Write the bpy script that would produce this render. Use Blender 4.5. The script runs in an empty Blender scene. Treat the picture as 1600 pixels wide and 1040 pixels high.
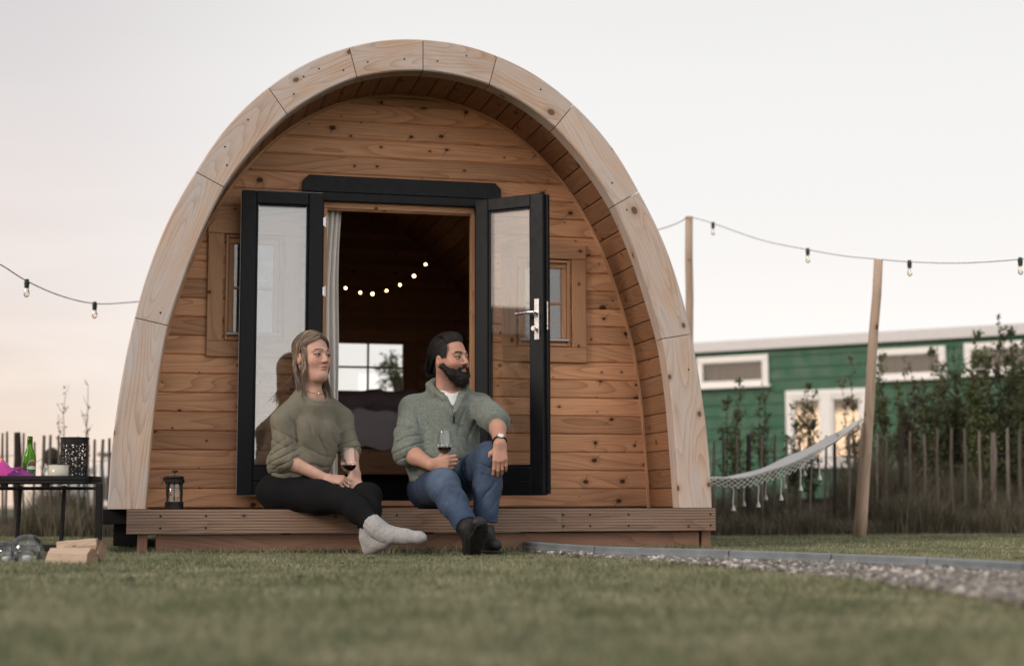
import bpy, math, random
import numpy as np
from mathutils import Vector, Matrix
random.seed(7); RNG = np.random.default_rng(7)
PI = math.pi
scene = bpy.context.scene
COL = scene.collection

# ---------------------------------------------------------------- camera model (also used to place things in the world)
F = 2400.0; PSI = math.radians(13.28); TH = math.atan(269/2400.0); ROLL = math.radians(0.12)
CAM = np.array([-1.465, -8.2, .25])
fw = np.array([math.sin(PSI)*math.cos(TH), math.cos(PSI)*math.cos(TH), math.sin(TH)])
_rt = np.array([math.cos(PSI), -math.sin(PSI), 0.0]); _up = np.cross(_rt, fw)
rt = _rt*math.cos(ROLL)-_up*math.sin(ROLL); up = _up*math.cos(ROLL)+_rt*math.sin(ROLL)
def ray(x, y): return fw+rt*(x-800)/F+up*(520-y)/F
def atY(x, y, Y):
    d = ray(x, y); return CAM+d*(Y-CAM[1])/d[1]
def atZ(x, y, Z=0.0):
    d = ray(x, y); return CAM+d*(Z-CAM[2])/d[2]
def atD(x, y, D): return CAM+ray(x, y)*D            # D = distance along the view axis
def atP(x, y, P0, n):
    d = ray(x, y); n = np.array(n); return CAM+d*((np.array(P0)-CAM)@n)/(d@n)

# ---------------------------------------------------------------- objects
def tag(o, label=None, cat=None, group=None, kind=None):
    if label: o['label'] = label
    if cat: o['category'] = cat
    if group: o['group'] = group
    if kind: o['kind'] = kind
    return o
def thing(name, loc, label, cat, group=None, rz=0.0):
    o = bpy.data.objects.new(name, None); COL.objects.link(o); o.empty_display_size = .1
    o.location = loc; o.rotation_euler = (0, 0, rz)
    bpy.context.view_layer.update()
    return tag(o, label, cat, group)
class MB:
    """collects vertices, faces, uvs and material slots, builds ONE mesh object"""
    def __init__(s): s.v = []; s.f = []; s.uv = []; s.mi = []; s.n = 0; s.col = []
    def add(s, vs, fs, uvs=None, mi=0, col=None):
        b = s.n; vs = [tuple(map(float, p)) for p in vs]
        s.v += vs; s.n += len(vs)
        for i, f in enumerate(fs):
            s.f.append([b+k for k in f]); s.mi.append(mi)
            s.uv.append(uvs[i] if uvs else [(0.0, 0.0)]*len(f))
        if col is not None: s.col += [col]*len(vs)
        elif s.col: s.col += [(1, 1, 1)]*len(vs)
        return s
    def build(s, name, mat, parent=None, smooth=False, sharp=None):
        me = bpy.data.meshes.new(name)
        me.from_pydata(s.v, [], s.f)
        uvl = me.uv_layers.new(name='UVMap')
        flat = [c for f in s.uv for p in f for c in p]
        uvl.data.foreach_set('uv', flat)
        mats = mat if isinstance(mat, (list, tuple)) else [mat]
        for m in mats: me.materials.append(m)
        me.polygons.foreach_set('material_index', s.mi)
        if s.col:
            a = me.color_attributes.new('Col', 'FLOAT_COLOR', 'POINT')
            a.data.foreach_set('color', [c for q in s.col for c in (*q, 1.0)])
        if smooth: me.polygons.foreach_set('use_smooth', [True]*len(me.polygons))
        me.update()
        o = bpy.data.objects.new(name, me); COL.objects.link(o)
        if parent is not None:
            o.parent = parent; o.matrix_parent_inverse = parent.matrix_world.inverted()
        return o
def fr(x, y, z):  # frame from 3 axes (3x3 columns)
    return np.array([x, y, z], float).T
def unit(v):
    v = np.asarray(v, float); n = np.linalg.norm(v); return v/n if n > 1e-9 else v
def box(mb, c, s, R=None, bev=0.0, mi=0, long=None, uo=(0, 0), col=None):
    """box centred c, size s, frame R; chamfered edges; uv in metres with u along the longest side"""
    c = np.array(c, float); h = np.array(s, float)/2; R = np.eye(3) if R is None else R
    ax = int(np.argmax(s)) if long is None else long
    ot = [i for i in range(3) if i != ax]
    def U(p, n):  # uv from local coords
        k = int(np.argmax(np.abs(n)))
        if k == ax: return (p[ot[0]]+uo[0], p[ot[1]]+uo[1])
        v = p[ot[0]] if k == ot[1] else p[ot[1]]
        return (p[ax]+uo[0], v+uo[1]+(.31 if k == ot[0] else 0))
    if bev <= 0:
        P = [np.array([sx*h[0], sy*h[1], sz*h[2]]) for sx in (-1, 1) for sy in (-1, 1) for sz in (-1, 1)]
        Fs = [(0, 1, 3, 2), (4, 6, 7, 5), (0, 4, 5, 1), (2, 3, 7, 6), (0, 2, 6, 4), (1, 5, 7, 3)]
        N = [(-1, 0, 0), (1, 0, 0), (0, -1, 0), (0, 1, 0), (0, 0, -1), (0, 0, 1)]
        mb.add([c+R@p for p in P], Fs, [[U(P[i], n) for i in f] for f, n in zip(Fs, N)], mi, col); return
    b = min(bev, h.min()*.9)
    V = []; idx = {}
    for sx in (-1, 1):
        for sy in (-1, 1):
            for sz in (-1, 1):
                for k in range(3):
                    q = np.array([sx*(h[0]-(b if k != 0 else 0)), sy*(h[1]-(b if k != 1 else 0)), sz*(h[2]-(b if k != 2 else 0))])
                    idx[(sx, sy, sz, k)] = len(V); V.append(q)
    fs = []; ns = []
    def face(ks, n):
        pts = [V[i] for i in ks]; cr = np.zeros(3)
        for i in range(len(pts)): cr += np.cross(pts[i], pts[(i+1) % len(pts)])
        if cr@np.array(n, float) < 0: ks = ks[::-1]
        fs.append(tuple(ks)); ns.append(n)
    for k in range(3):
        a, d = [i for i in range(3) if i != k]
        for s1 in (-1, 1):
            ks = []
            for (p, q) in ((-1, -1), (1, -1), (1, 1), (-1, 1)):
                t = [0, 0, 0]; t[k] = s1; t[a] = p; t[d] = q; ks.append(idx[(*t, k)])
            n = [0, 0, 0]; n[k] = s1; face(ks, n)
    for k in range(3):   # edges along axis k
        a, d = [i for i in range(3) if i != k]
        for p in (-1, 1):
            for q in (-1, 1):
                t0 = [0, 0, 0]; t0[k] = -1; t0[a] = p; t0[d] = q; t1 = list(t0); t1[k] = 1
                n = [0, 0, 0]; n[a] = p; n[d] = q*.99
                face([idx[(*t0, a)], idx[(*t1, a)], idx[(*t1, d)], idx[(*t0, d)]], n)
    for sx in (-1, 1):
        for sy in (-1, 1):
            for sz in (-1, 1): face([idx[(sx, sy, sz, 0)], idx[(sx, sy, sz, 1)], idx[(sx, sy, sz, 2)]], (sx, sy*.9, sz*.8))
    mb.add([c+R@p for p in V], fs, [[U(V[i], n) for i in f] for f, n in zip(fs, ns)], mi, col)
def bar(mb, a, b, w, t, upv=(0, 0, 1), bev=0.0, mi=0, uo=(0, 0)):
    a = np.array(a, float); b = np.array(b, float); x = unit(b-a); y = unit(np.cross(upv, x)); z = np.cross(x, y)
    box(mb, (a+b)/2, (np.linalg.norm(b-a), w, t), fr(x, y, z), bev, mi, 0, uo)
def tube(mb, pts, r, n=8, mi=0, cap=True, uo=(0, 0), col=None, flat=1.0):
    pts = [np.array(p, float) for p in pts]; m = len(pts)
    r = [r]*m if np.isscalar(r) else list(r)
    vs = []; prev = None; L = 0; ls = []
    for i, p in enumerate(pts):
        t = unit(pts[min(i+1, m-1)]-pts[max(i-1, 0)])
        if prev is None:
            g = np.array([0, 0, 1.]) if abs(t[2]) < .9 else np.array([0, 1., 0]); x = unit(np.cross(g, t))
        else: x = unit(prev-t*(prev@t))
        y = np.cross(t, x); prev = x
        if i: L += np.linalg.norm(p-pts[i-1])
        ls.append(L)
        for k in range(n):
            a = 2*PI*k/n; vs.append(p+r[i]*(math.cos(a)*x+math.sin(a)*flat*y))
    fs = []; uvs = []
    for i in range(m-1):
        for k in range(n):
            k2 = (k+1) % n; fs.append((i*n+k, i*n+k2, (i+1)*n+k2, (i+1)*n+k))
            c0 = 2*PI*r[i]*k/n+uo[1]; c1 = 2*PI*r[i]*(k+1)/n+uo[1]
            uvs.append([(ls[i]+uo[0], c0), (ls[i]+uo[0], c1), (ls[i+1]+uo[0], c1), (ls[i+1]+uo[0], c0)])
    if cap:
        fs.append(tuple(range(n))[::-1]); uvs.append([(0, 0)]*n)
        fs.append(tuple((m-1)*n+k for k in range(n))); uvs.append([(0, 0)]*n)
    mb.add(vs, fs, uvs, mi, col)
def lathe(mb, prof, c, n=24, mi=0, R=None, col=None):
    c = np.array(c, float); R = np.eye(3) if R is None else R; vs = []; fs = []
    for (r, z) in prof:
        for k in range(n):
            a = 2*PI*k/n; vs.append(c+R@np.array([r*math.cos(a), r*math.sin(a), z]))
    for i in range(len(prof)-1):
        for k in range(n):
            k2 = (k+1) % n; fs.append((i*n+k, i*n+k2, (i+1)*n+k2, (i+1)*n+k))
    uvs = [[(k/n, i/len(prof))]*4 for i in range(len(prof)-1) for k in range(n)]
    mb.add(vs, fs, uvs, mi, col)
def ball(mb, c, r, n=10, mi=0, col=None, sc=(1, 1, 1)):
    lathe_p = [(max(1e-4, math.sin(PI*i/n))*r, -math.cos(PI*i/n)*r) for i in range(n+1)]
    lathe(mb, lathe_p, c, n+4, mi, np.diag(sc).astype(float), col)
def ico_rocks(P, S, col=None, seed=1, sub=1):
    """many deformed little stones as one vertex/face array"""
    import bmesh
    bm = bmesh.new(); bmesh.ops.create_icosphere(bm, subdivisions=sub, radius=1)
    bv = np.array([v.co[:] for v in bm.verts]); bf = np.array([[v.index for v in f.verts] for f in bm.faces]); bm.free()
    rg = np.random.default_rng(seed); n = len(P)
    V = bv[None]*rg.uniform(.72, 1.2, (n, len(bv), 1))
    V = V*(S[:, None, None])*rg.uniform(.6, 1.25, (n, 1, 3))*np.array([1, 1, .75])
    a = rg.uniform(0, 2*PI, n); ca, sa = np.cos(a)[:, None], np.sin(a)[:, None]
    X = V[..., 0]*ca-V[..., 1]*sa; Y = V[..., 0]*sa+V[..., 1]*ca
    V = np.stack([X, Y, V[..., 2]], -1)+P[:, None, :]
    Fc = bf[None]+(np.arange(n)*len(bv))[:, None, None]
    return V.reshape(-1, 3), Fc.reshape(-1, 3)
def npmesh(name, V, Fc, mat, parent=None, smooth=False, col=None, uv=None, mi=None):
    V = np.ascontiguousarray(V, np.float32); Fc = np.ascontiguousarray(Fc, np.int32)
    k = Fc.shape[1]; me = bpy.data.meshes.new(name)
    me.vertices.add(len(V)); me.vertices.foreach_set('co', V.ravel())
    me.loops.add(Fc.size); me.loops.foreach_set('vertex_index', Fc.ravel())
    me.polygons.add(len(Fc)); me.polygons.foreach_set('loop_start', np.arange(0, Fc.size, k, dtype=np.int32))
    me.polygons.foreach_set('loop_total', np.full(len(Fc), k, np.int32))
    for m in (mat if isinstance(mat, (list, tuple)) else [mat]): me.materials.append(m)
    if smooth: me.polygons.foreach_set('use_smooth', np.ones(len(Fc), bool))
    if mi is not None: me.polygons.foreach_set('material_index', np.ascontiguousarray(mi, np.int32))
    if uv is not None:
        u = me.uv_layers.new(name='UVMap'); u.data.foreach_set('uv', np.ascontiguousarray(uv, np.float32).ravel())
    me.update(calc_edges=True); me.validate()
    if col is not None:
        a = me.color_attributes.new('Col', 'FLOAT_COLOR', 'POINT')
        c4 = np.concatenate([np.asarray(col, np.float32), np.ones((len(col), 1), np.float32)], 1)
        a.data.foreach_set('color', c4.ravel())
    o = bpy.data.objects.new(name, me); COL.objects.link(o)
    if parent is not None:
        o.parent = parent; o.matrix_parent_inverse = parent.matrix_world.inverted()
    return o
def copy_tree(o, parent=None):
    c = o.copy(); COL.objects.link(c)
    if parent is not None: c.parent = parent
    for ch in list(o.children): copy_tree(ch, c)
    return c

# ---------------------------------------------------------------- materials
def srgb(r, g, b):
    f = lambda c: (c/255/12.92 if c/255 <= .04045 else ((c/255+.055)/1.055)**2.4)
    return (f(r), f(g), f(b))
class NT:
    def __init__(s, name):
        s.m = bpy.data.materials.new(name); s.m.use_nodes = True; s.t = s.m.node_tree; s.t.nodes.clear()
        s.out = s.t.nodes.new('ShaderNodeOutputMaterial')
    def link(s, a, b): s.t.links.new(a, b)
    def put(s, sock, v):
        if isinstance(v, bpy.types.NodeSocket): s.link(v, sock)
        elif isinstance(v, (tuple, list)) and len(v) == 3 and sock.type == 'RGBA': sock.default_value = (*v, 1)
        else: sock.default_value = v
    def n(s, typ, ins=None, **kw):
        nd = s.t.nodes.new('ShaderNode'+typ)
        for k, v in kw.items(): setattr(nd, k, v)
        for k, v in (ins or {}).items(): s.put(nd.inputs[k], v)
        return nd
    def math(s, op, a, b=0.0, c=0.0, clamp=False):
        nd = s.n('Math', {0: a, 1: b, 2: c}, operation=op, use_clamp=clamp); return nd.outputs[0]
    def mix(s, f, a, b, typ='MIX'):
        nd = s.t.nodes.new('ShaderNodeMix'); nd.data_type = 'RGBA'; nd.blend_type = typ
        s.put(nd.inputs[0], f); s.put(nd.inputs[6], a); s.put(nd.inputs[7], b); return nd.outputs[2]
    def ramp(s, f, stops, interp='LINEAR'):
        nd = s.n('ValToRGB', {0: f}); cr = nd.color_ramp; cr.interpolation = interp
        while len(cr.elements) < len(stops): cr.elements.new(.5)
        for e, (p, c) in zip(cr.elements, stops): e.position = p; e.color = (*c, 1) if len(c) == 3 else c
        return nd.outputs[0]
    def mapr(s, v, a, b, c=0.0, d=1.0, smooth=False):
        nd = s.n('MapRange', {0: v, 1: a, 2: b, 3: c, 4: d})
        if smooth: nd.interpolation_type = 'SMOOTHSTEP'
        return nd.outputs[0]
    def noise(s, vec, scale, detail=3.0, rough=.55, dist=0.0, dim='3D'):
        nd = s.n('TexNoise', {'Scale': scale, 'Detail': detail, 'Roughness': rough, 'Distortion': dist}, noise_dimensions=dim)
        if vec is not None: s.link(vec, nd.inputs['Vector'])
        return nd.outputs[0]
    def xyz(s, x, y=0.0, z=0.0): return s.n('CombineXYZ', {0: x, 1: y, 2: z}).outputs[0]
    def sep(s, v):
        nd = s.n('SeparateXYZ', {0: v}); return nd.outputs[0], nd.outputs[1], nd.outputs[2]
    def bsdf(s, col, rough=.6, bump=None, bstr=.3, bdist=.002, **ins):
        b = s.n('BsdfPrincipled'); s.put(b.inputs['Base Color'], col); s.put(b.inputs['Roughness'], rough)
        for k, v in ins.items(): s.put(b.inputs[k.replace('_', ' ')], v)
        if bump is not None:
            bp = s.n('Bump', {'Strength': bstr, 'Distance': bdist, 'Height': bump}); s.link(bp.outputs[0], b.inputs['Normal'])
        s.link(b.outputs[0], s.out.inputs[0]); return b
def wood(name, c1, c2, knot, ksp=(2.6, 9.0), kth=.45, kr=(.004, .012), rings=11.0, grey=0.0, greyc=(.4, .37, .35), var=.25, rough=.62, wing=.0, bst=.5):
    t = NT(name); uv = t.n('UVMap', uv_map='UVMap').outputs[0]
    u, v, _ = t.sep(uv); r = t.n('NewGeometry').outputs['Random Per Island']
    oi = t.n('ObjectInfo').outputs['Random']
    r = t.math('FRACT', t.math('ADD', r, oi))
    U = t.math('ADD', u, t.math('MULTIPLY', r, 53.7)); V = t.math('ADD', v, t.math('MULTIPLY', r, 19.3))
    kv = t.xyz(t.math('MULTIPLY', U, ksp[0]), t.math('MULTIPLY', V, ksp[1]))
    vo = t.n('TexVoronoi', {'Vector': kv, 'Scale': 1.0, 'Randomness': .95}, voronoi_dimensions='2D', feature='F1')
    px, py, _ = t.sep(vo.outputs['Position']); kx, ky, _ = t.sep(kv)
    du = t.math('DIVIDE', t.math('SUBTRACT', kx, px), ksp[0]); dv = t.math('DIVIDE', t.math('SUBTRACT', ky, py), ksp[1])
    ra, rb, rc = t.n('SeparateColor', {0: vo.outputs['Color']}).outputs[:]
    on = t.math('GREATER_THAN', ra, kth)
    rk = t.math('MULTIPLY_ADD', t.math('POWER', rb, 2.0), kr[1], kr[0])
    nz = t.noise(t.xyz(t.math('MULTIPLY', U, 60), t.math('MULTIPLY', V, 60)), 1.0, 2)
    dd = t.math('SQRT', t.math('ADD', t.math('POWER', t.math('MULTIPLY', du, .75), 2), t.math('POWER', dv, 2)))
    dn = t.math('DIVIDE', t.math('ADD', dd, t.math('MULTIPLY', t.math('SUBTRACT', nz, .5), .006)), rk)
    km = t.math('MULTIPLY', t.mapr(dn, 1.15, .75, 0, 1, True), on)
    halo = t.math('MULTIPLY', t.mapr(dn, 3.0, .8, 0, 1, True), on)
    # winged knots: a slanted dark streak leaving the knot
    sl = t.math('MULTIPLY_ADD', t.math('SUBTRACT', rc, .5), 3.2, 0.0)
    wd = t.math('ABSOLUTE', t.math('SUBTRACT', du, t.math('MULTIPLY', t.math('ABSOLUTE', dv), sl)))
    wn = t.math('ADD', wd, t.math('MULTIPLY', t.math('SUBTRACT', nz, .5), .006))
    wm = t.math('MULTIPLY', t.math('MULTIPLY', t.mapr(wn, .0065, .001, 0, 1, True), t.math('MULTIPLY', t.mapr(t.math('ABSOLUTE', dv), .045, .02, 0, 1, True), t.mapr(t.math('MULTIPLY', dv, t.math('SIGN', sl)), -.012, .002, 0, 1, True))),
                t.math('MULTIPLY', on, t.math('GREATER_THAN', rb, 1-wing)))
    g = t.math('POWER', 2.71828, t.math('MULTIPLY', t.math('POWER', t.math('DIVIDE', dd, t.math('MULTIPLY', rk, 2.4)), 2), -1))
    Vd = t.math('SUBTRACT', V, t.math('MULTIPLY', t.math('MULTIPLY', dv, g), t.math('MULTIPLY', on, .85)))
    n1 = t.noise(t.xyz(t.math('MULTIPLY', U, .55), t.math('MULTIPLY', Vd, 4.5)), 1.0, 1.5, .4)
    ring = t.math('FRACT', t.math('MULTIPLY', n1, rings*5.0))
    ring = t.math('POWER', ring, 3.0)
    ring = t.math('MULTIPLY', ring, t.mapr(ring, 1.0, .93, 0, 1))
    n2 = t.noise(t.xyz(t.math('MULTIPLY', U, 5.0), t.math('MULTIPLY', Vd, 260)), 1.0, 2)
    n3 = t.noise(t.xyz(t.math('MULTIPLY', U, 1.3), t.math('MULTIPLY', V, 5)), 1.0, 3)
    col = t.mix(t.math('MULTIPLY', ring, .58), c1, c2)
    col = t.mix(t.math('MULTIPLY', t.mapr(n2, .42, .72), .42), col, c2)
    br = t.math('ADD', t.math('MULTIPLY_ADD', t.math('SUBTRACT', t.math('FRACT', t.math('MULTIPLY', r, 7.31)), .5), var*2, 1.0), t.math('MULTIPLY', t.math('SUBTRACT', n3, .5), .35))
    col = t.mix(1.0, col, t.n('CombineColor', {0: br, 1: br, 2: br}).outputs[0], 'MULTIPLY')
    if grey > 0:
        gn = t.noise(t.xyz(t.math('MULTIPLY', U, 2.2), t.math('MULTIPLY', V, 9)), 1.0, 4, .6)
        gf = t.math('MULTIPLY', t.mapr(gn, .35, .7), grey)
        gc = t.mix(t.math('MULTIPLY', ring, .35), greyc, tuple(x*.6 for x in greyc))
        col = t.mix(gf, col, gc)
        st = t.noise(t.xyz(t.math('MULTIPLY', U, 3.1), t.math('MULTIPLY', V, 14), 4.0), 1.0, 5, .65)
        col = t.mix(t.math('MULTIPLY', t.mapr(st, .58, .72), .4*grey), col, tuple(x*.35 for x in greyc))
    col = t.mix(t.math('MULTIPLY', halo, .35), col, c2)
    col = t.mix(t.math('MULTIPLY', wm, .6), col, knot)
    col = t.mix(t.math('MULTIPLY', km, .9), col, knot)
    hb = t.math('ADD', t.math('MULTIPLY', n2, .6), t.math('MULTIPLY', ring, .4))
    t.bsdf(col, rough, hb, bst, .0015, Specular_IOR_Level=.3)
    return t.m
def plain(name, col, rough=.6, metal=0.0, nscale=0.0, namp=.15, bump=0.0, **k):
    t = NT(name)
    if nscale:
        tc = t.n('TexCoord').outputs['Object']; nn = t.noise(tc, nscale, 5, .6)
        f = t.mapr(nn, .3, .7, 1-namp, 1+namp); c = t.mix(1.0, col, t.n('CombineColor', {0: f, 1: f, 2: f}).outputs[0], 'MULTIPLY')
        rr = t.mapr(nn, .3, .7, max(0, rough-.1), min(1, rough+.1))
        t.bsdf(c, rr, nn if bump else None, bump, .003, Metallic=metal, **k)
    else: t.bsdf(col, rough, None, Metallic=metal, **k)
    return t.m
def vcol(name, rough=.7, nscale=200.0, namp=.1, bump=.2, bdist=.001, weave=None, **k):
    t = NT(name); c = t.n('VertexColor', layer_name='Col').outputs[0]; tc = t.n('TexCoord').outputs['Object']
    nn = t.noise(tc, nscale, 4, .6); f = t.mapr(nn, .3, .7, 1-namp, 1+namp)
    c = t.mix(1.0, c, t.n('CombineColor', {0: f, 1: f, 2: f}).outputs[0], 'MULTIPLY')
    t.bsdf(c, rough, nn, bump, bdist, **k); return t.m
M = {}
M['arch'] = wood('arch_wood', (.52, .395, .305), (.27, .165, .11), (.10, .055, .03), (1.9, 6.0), .35, (.005, .015), 6, .9, (.50, .465, .45), .12, .7)
M['wall'] = wood('wall_wood', (.66, .365, .205), (.28, .118, .052), (.030, .011, .005), (4.2, 9.0), .25, (.003, .014), 5, 0, var=.24, wing=.40)
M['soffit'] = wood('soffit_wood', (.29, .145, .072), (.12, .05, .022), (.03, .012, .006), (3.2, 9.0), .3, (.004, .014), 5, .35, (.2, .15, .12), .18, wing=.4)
M['inner'] = wood('interior_wood', (.38, .21, .11), (.18, .085, .04), (.03, .012, .006), (2.6, 9.0), .4, (.004, .012), 5, 0, var=.2)
M['deck'] = wood('deck_wood', (.24, .155, .105), (.10, .058, .038), (.02, .01, .008), (2.4, 8.0), .5, (.004, .010), 5, .55, (.25, .19, .16), .12)
M['beam'] = wood('beam_wood', (.25, .135, .088), (.11, .055, .036), (.02, .01, .008), (1.6, 6.0), .5, (.004, .010), 5, .4, (.25, .14, .10), .1)
M['trim'] = wood('trim_wood', (.55, .32, .18), (.33, .15, .07), (.05, .018, .008), (3.0, 6.0), .4, (.004, .010), 5, 0, var=.12)
M['post'] = wood('post_wood', (.50, .37, .27), (.28, .18, .12), (.06, .03, .02), (3.0, 10.0), .4, (.004, .012), 5, .5, (.42, .36, .32), .1)
M['anth'] = plain('anthracite_paint', (.009, .011, .013), .5, nscale=30, namp=.15, bump=.05, Specular_IOR_Level=.2)
M['anth_edge'] = plain('grey_seal', (.30, .29, .27), .6)
M['black'] = plain('black_metal', (.006, .006, .007), .45, nscale=40, namp=.2, Specular_IOR_Level=.3)
M['blackwood'] = plain('black_timber', (.004, .004, .004), .9, nscale=20, namp=.3, bump=.3)
M['steel'] = plain('brushed_steel', (.62, .62, .62), .28, 1.0, nscale=80, namp=.05)
M['shingle'] = plain('bitumen_shingle', (.035, .034, .034), .9, nscale=60, namp=.4, bump=.5)
M['white'] = plain('white_paint', (.72, .72, .71), .5, nscale=8, namp=.05)
M['fascia'] = plain('grey_white_fascia', (.52, .53, .55), .5, nscale=6, namp=.05)
M['green'] = plain('green_boards', (.007, .080, .038), .6, nscale=5, namp=.14, bump=.05)
def glass_mat(name, refl=.3, tint=(.9, .93, .92), rough=.0, fr_=.9):
    t = NT(name); tr = t.n('BsdfTransparent', {0: tint}); gl = t.n('BsdfGlossy', {0: (.95, .96, .97), 1: rough})
    lw = t.n('Fresnel', {0: 1.5}).outputs[0]; f = t.math('ADD', t.math('MULTIPLY', lw, fr_), refl, clamp=True)
    mx = t.n('MixShader', {0: f, 1: tr.outputs[0], 2: gl.outputs[0]}); t.link(mx.outputs[0], t.out.inputs[0]); return t.m
M['glass'] = glass_mat('door_glass', .13, (.96,.97,.97))
M['glass2'] = glass_mat('window_glass', .04, (.98, .99, .99))
M['glassfar'] = glass_mat('cabin_glass', .035, (.75, .75, .75))
def real_glass(name, col=(1, 1, 1), rough=0.0, tr=None, ior=1.45):
    t = NT(name); t.bsdf(col, rough, None, Transmission_Weight=1.0, IOR=ior); return t.m
M['clear'] = glass_mat('thin_clear_glass', .05, (.93, .95, .95))
# ================================================================ THE POD
PX = -0.02
OUT = [(1.645, .235), (1.636, .48), (1.612, .745), (1.578, .99), (1.535, 1.22), (1.478, 1.45), (1.375, 1.745), (1.235, 2.02), (1.062, 2.29), (.856, 2.503), (.63, 2.663), (.42, 2.755), (.215, 2.808), (0, 2.824)]
INN = [(1.452, .235), (1.434, .56), (1.408, .885), (1.362, 1.19), (1.295, 1.43), (1.205, 1.69), (1.09, 1.935), (.945, 2.155), (.753, 2.36), (.566, 2.498), (.37, 2.588), (.18, 2.634), (0, 2.646)]
def dense(prof, n=56):
    """smooth resample of a half profile, by arc length; returns right-hand half from foot to crown"""
    P = np.array(prof); s = np.r_[0, np.cumsum(np.linalg.norm(np.diff(P, axis=0), axis=1))]
    t = np.linspace(0, s[-1], n)
    def cr(k):
        y = P[:, k]; m = np.gradient(y, s)
        if k == 1: m[-1] = 0
        i = np.clip(np.searchsorted(s, t)-1, 0, len(s)-2); h = s[i+1]-s[i]; q = (t-s[i])/h
        return (2*q**3-3*q**2+1)*y[i]+(q**3-2*q**2+q)*h*m[i]+(-2*q**3+3*q**2)*y[i+1]+(q**3-q**2)*h*m[i+1]
    return np.stack([cr(0), cr(1)], 1)
def full(prof, n=56):
    h = dense(prof, n); L = h.copy(); L[:, 0] *= -1
    return np.vstack([h, L[::-1][1:]])+np.array([PX, 0])       # right foot -> crown -> left foot
def halfw(prof, z):
    d = dense(prof, 200); return float(np.interp(z, d[:, 1], d[:, 0]))
pod = thing('camping_pod', (PX, 0, 0), 'arched wooden camping pod with open dark grey glazed double doors', 'cabin')
PO = full(OUT, 70); PI_ = full(INN, 70)
# arch segments : joints given in the photo, unprojected on the face plane
joints = [((206, 495), (257, 507)), ((300, 265), (346, 290)), ((418, 135), (447, 177)), ((545, 72), (557, 119)), ((661, 62), (661, 111)), ((775, 92), (763, 136)), ((895, 165), (867, 199)), ((993, 302), (952, 325)), ((1078, 522), (1030, 530))]
def ppos(P, q):  # arclength position of nearest point
    s = np.r_[0, np.cumsum(np.linalg.norm(np.diff(P, axis=0), axis=1))]
    a = P[:-1]; d = np.diff(P, axis=0); t = np.clip(((q-a)*d).sum(1)/(d*d).sum(1), 0, 1); e = np.linalg.norm(a+d*t[:, None]-q, axis=1); i = int(np.argmin(e))
    return s[i]+t[i]*np.linalg.norm(d[i]), s
def samp(P, s, t): return np.stack([np.interp(t, s, P[:, 0]), np.interp(t, s, P[:, 1])], -1)
js = []
for jo, ji in joints:
    qo = atY(*jo, 0)[[0, 2]]; qi = atY(*ji, 0)[[0, 2]]
    so, SO = ppos(PO, qo); si, SI = ppos(PI_, qi); js.append((so, si))
js = sorted(js); js = [(0, 0)]+js+[(SO[-1], SI[-1])]
AT = .115   # arch thickness in Y
for k in range(len(js)-1):
    g = .0022
    o0, i0 = js[k]; o1, i1 = js[k+1]
    if k > 0: o0 += g; i0 += g
    if k < len(js)-2: o1 -= g; i1 -= g
    n = 16; A = samp(PO, SO, np.linspace(o0, o1, n)); B = samp(PI_, SI, np.linspace(i0, i1, n))
    # the inner edge of each block is sawn a little flatter than the curve
    chord = B[0]+(B[-1]-B[0])*np.linspace(0, 1, n)[:, None]; B = B+(chord-B)*(.16 if 0 < k < len(js)-2 else 0)
    mb = MB(); vs = []; b = .007
    W = np.linalg.norm(A-B, axis=1)
    for i in range(n):
        nrm = (A[i]-B[i])/W[i]
        ao = A[i]-nrm*b; bo = B[i]+nrm*b
        for (p, y) in ((A[i], AT), (A[i], b), (ao, 0), (bo, 0), (B[i], b), (B[i], AT)): vs.append((p[0], y, p[1]))
    fs = []; uvs = []; L = np.linalg.norm((A[-1]+B[-1]-A[0]-B[0])/2); us = np.linspace(0, L, n)
    off = [(0.0, -.1), (.0, 0), (0.0, .007), (0.0, .18), (.0, .187), (0, .29)]
    # straight board: u along chord, v across -> grain runs straight through the curve
    ch = unit((A[-1]+B[-1]-A[0]-B[0])); pn = np.array([-ch[1], ch[0]])
    def UV(i, j):
        p = np.array([vs[i*6+j][0], vs[i*6+j][2]]); d = p-A[0]
        return (float(d@ch), float(d@pn)+(vs[i*6+j][1] if j in (0, 5) else 0))
    for i in range(n-1):
        for j in range(5):
            fs.append((i*6+j, i*6+j+1, (i+1)*6+j+1, (i+1)*6+j)); uvs.append([UV(i, j), UV(i, j+1), UV(i+1, j+1), UV(i+1, j)])
        fs.append((i*6+5, i*6, (i+1)*6, (i+1)*6+5)); uvs.append([UV(i, 5), UV(i, 0), UV(i+1, 0), UV(i+1, 5)])
    fs.append((0, 1, 2, 3, 4, 5)[::-1]); uvs.append([(.0, .0)]*6); fs.append(tuple((n-1)*6+j for j in range(6))); uvs.append([(.0, .0)]*6)
    mb.add(vs, fs, uvs)
    # counter-sunk screw heads near the ends
    for e, sgn in ((0, 1), (n-1, -1)):
        if (k == 0 and e == 0) or (k == len(js)-2 and e == n-1): continue
        t_ = unit((A[-1]-A[0])) if n else 0
        for fq, off_ in ((.3+.1*random.random(), .07+.05*random.random()), (.68, .1+.1*random.random())):
            if random.random() < .5: continue
            c = B[e]+(A[e]-B[e])*fq+t_*sgn*off_
            # keep inside: pull towards the block's middle
            i2 = int(np.clip(e+sgn*round(off_/(L/n)), 0, n-1)); c = B[i2]+(A[i2]-B[i2])*fq
            a6 = [2*PI*q/8 for q in range(8)]
            mb.add([(c[0]+.0055*math.cos(q), -.0006, c[1]+.0055*math.sin(q)) for q in a6], [tuple(range(8))], None, 1)
    mb.build('arch_block', [M['arch'], M['blackwood']], pod)
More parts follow.
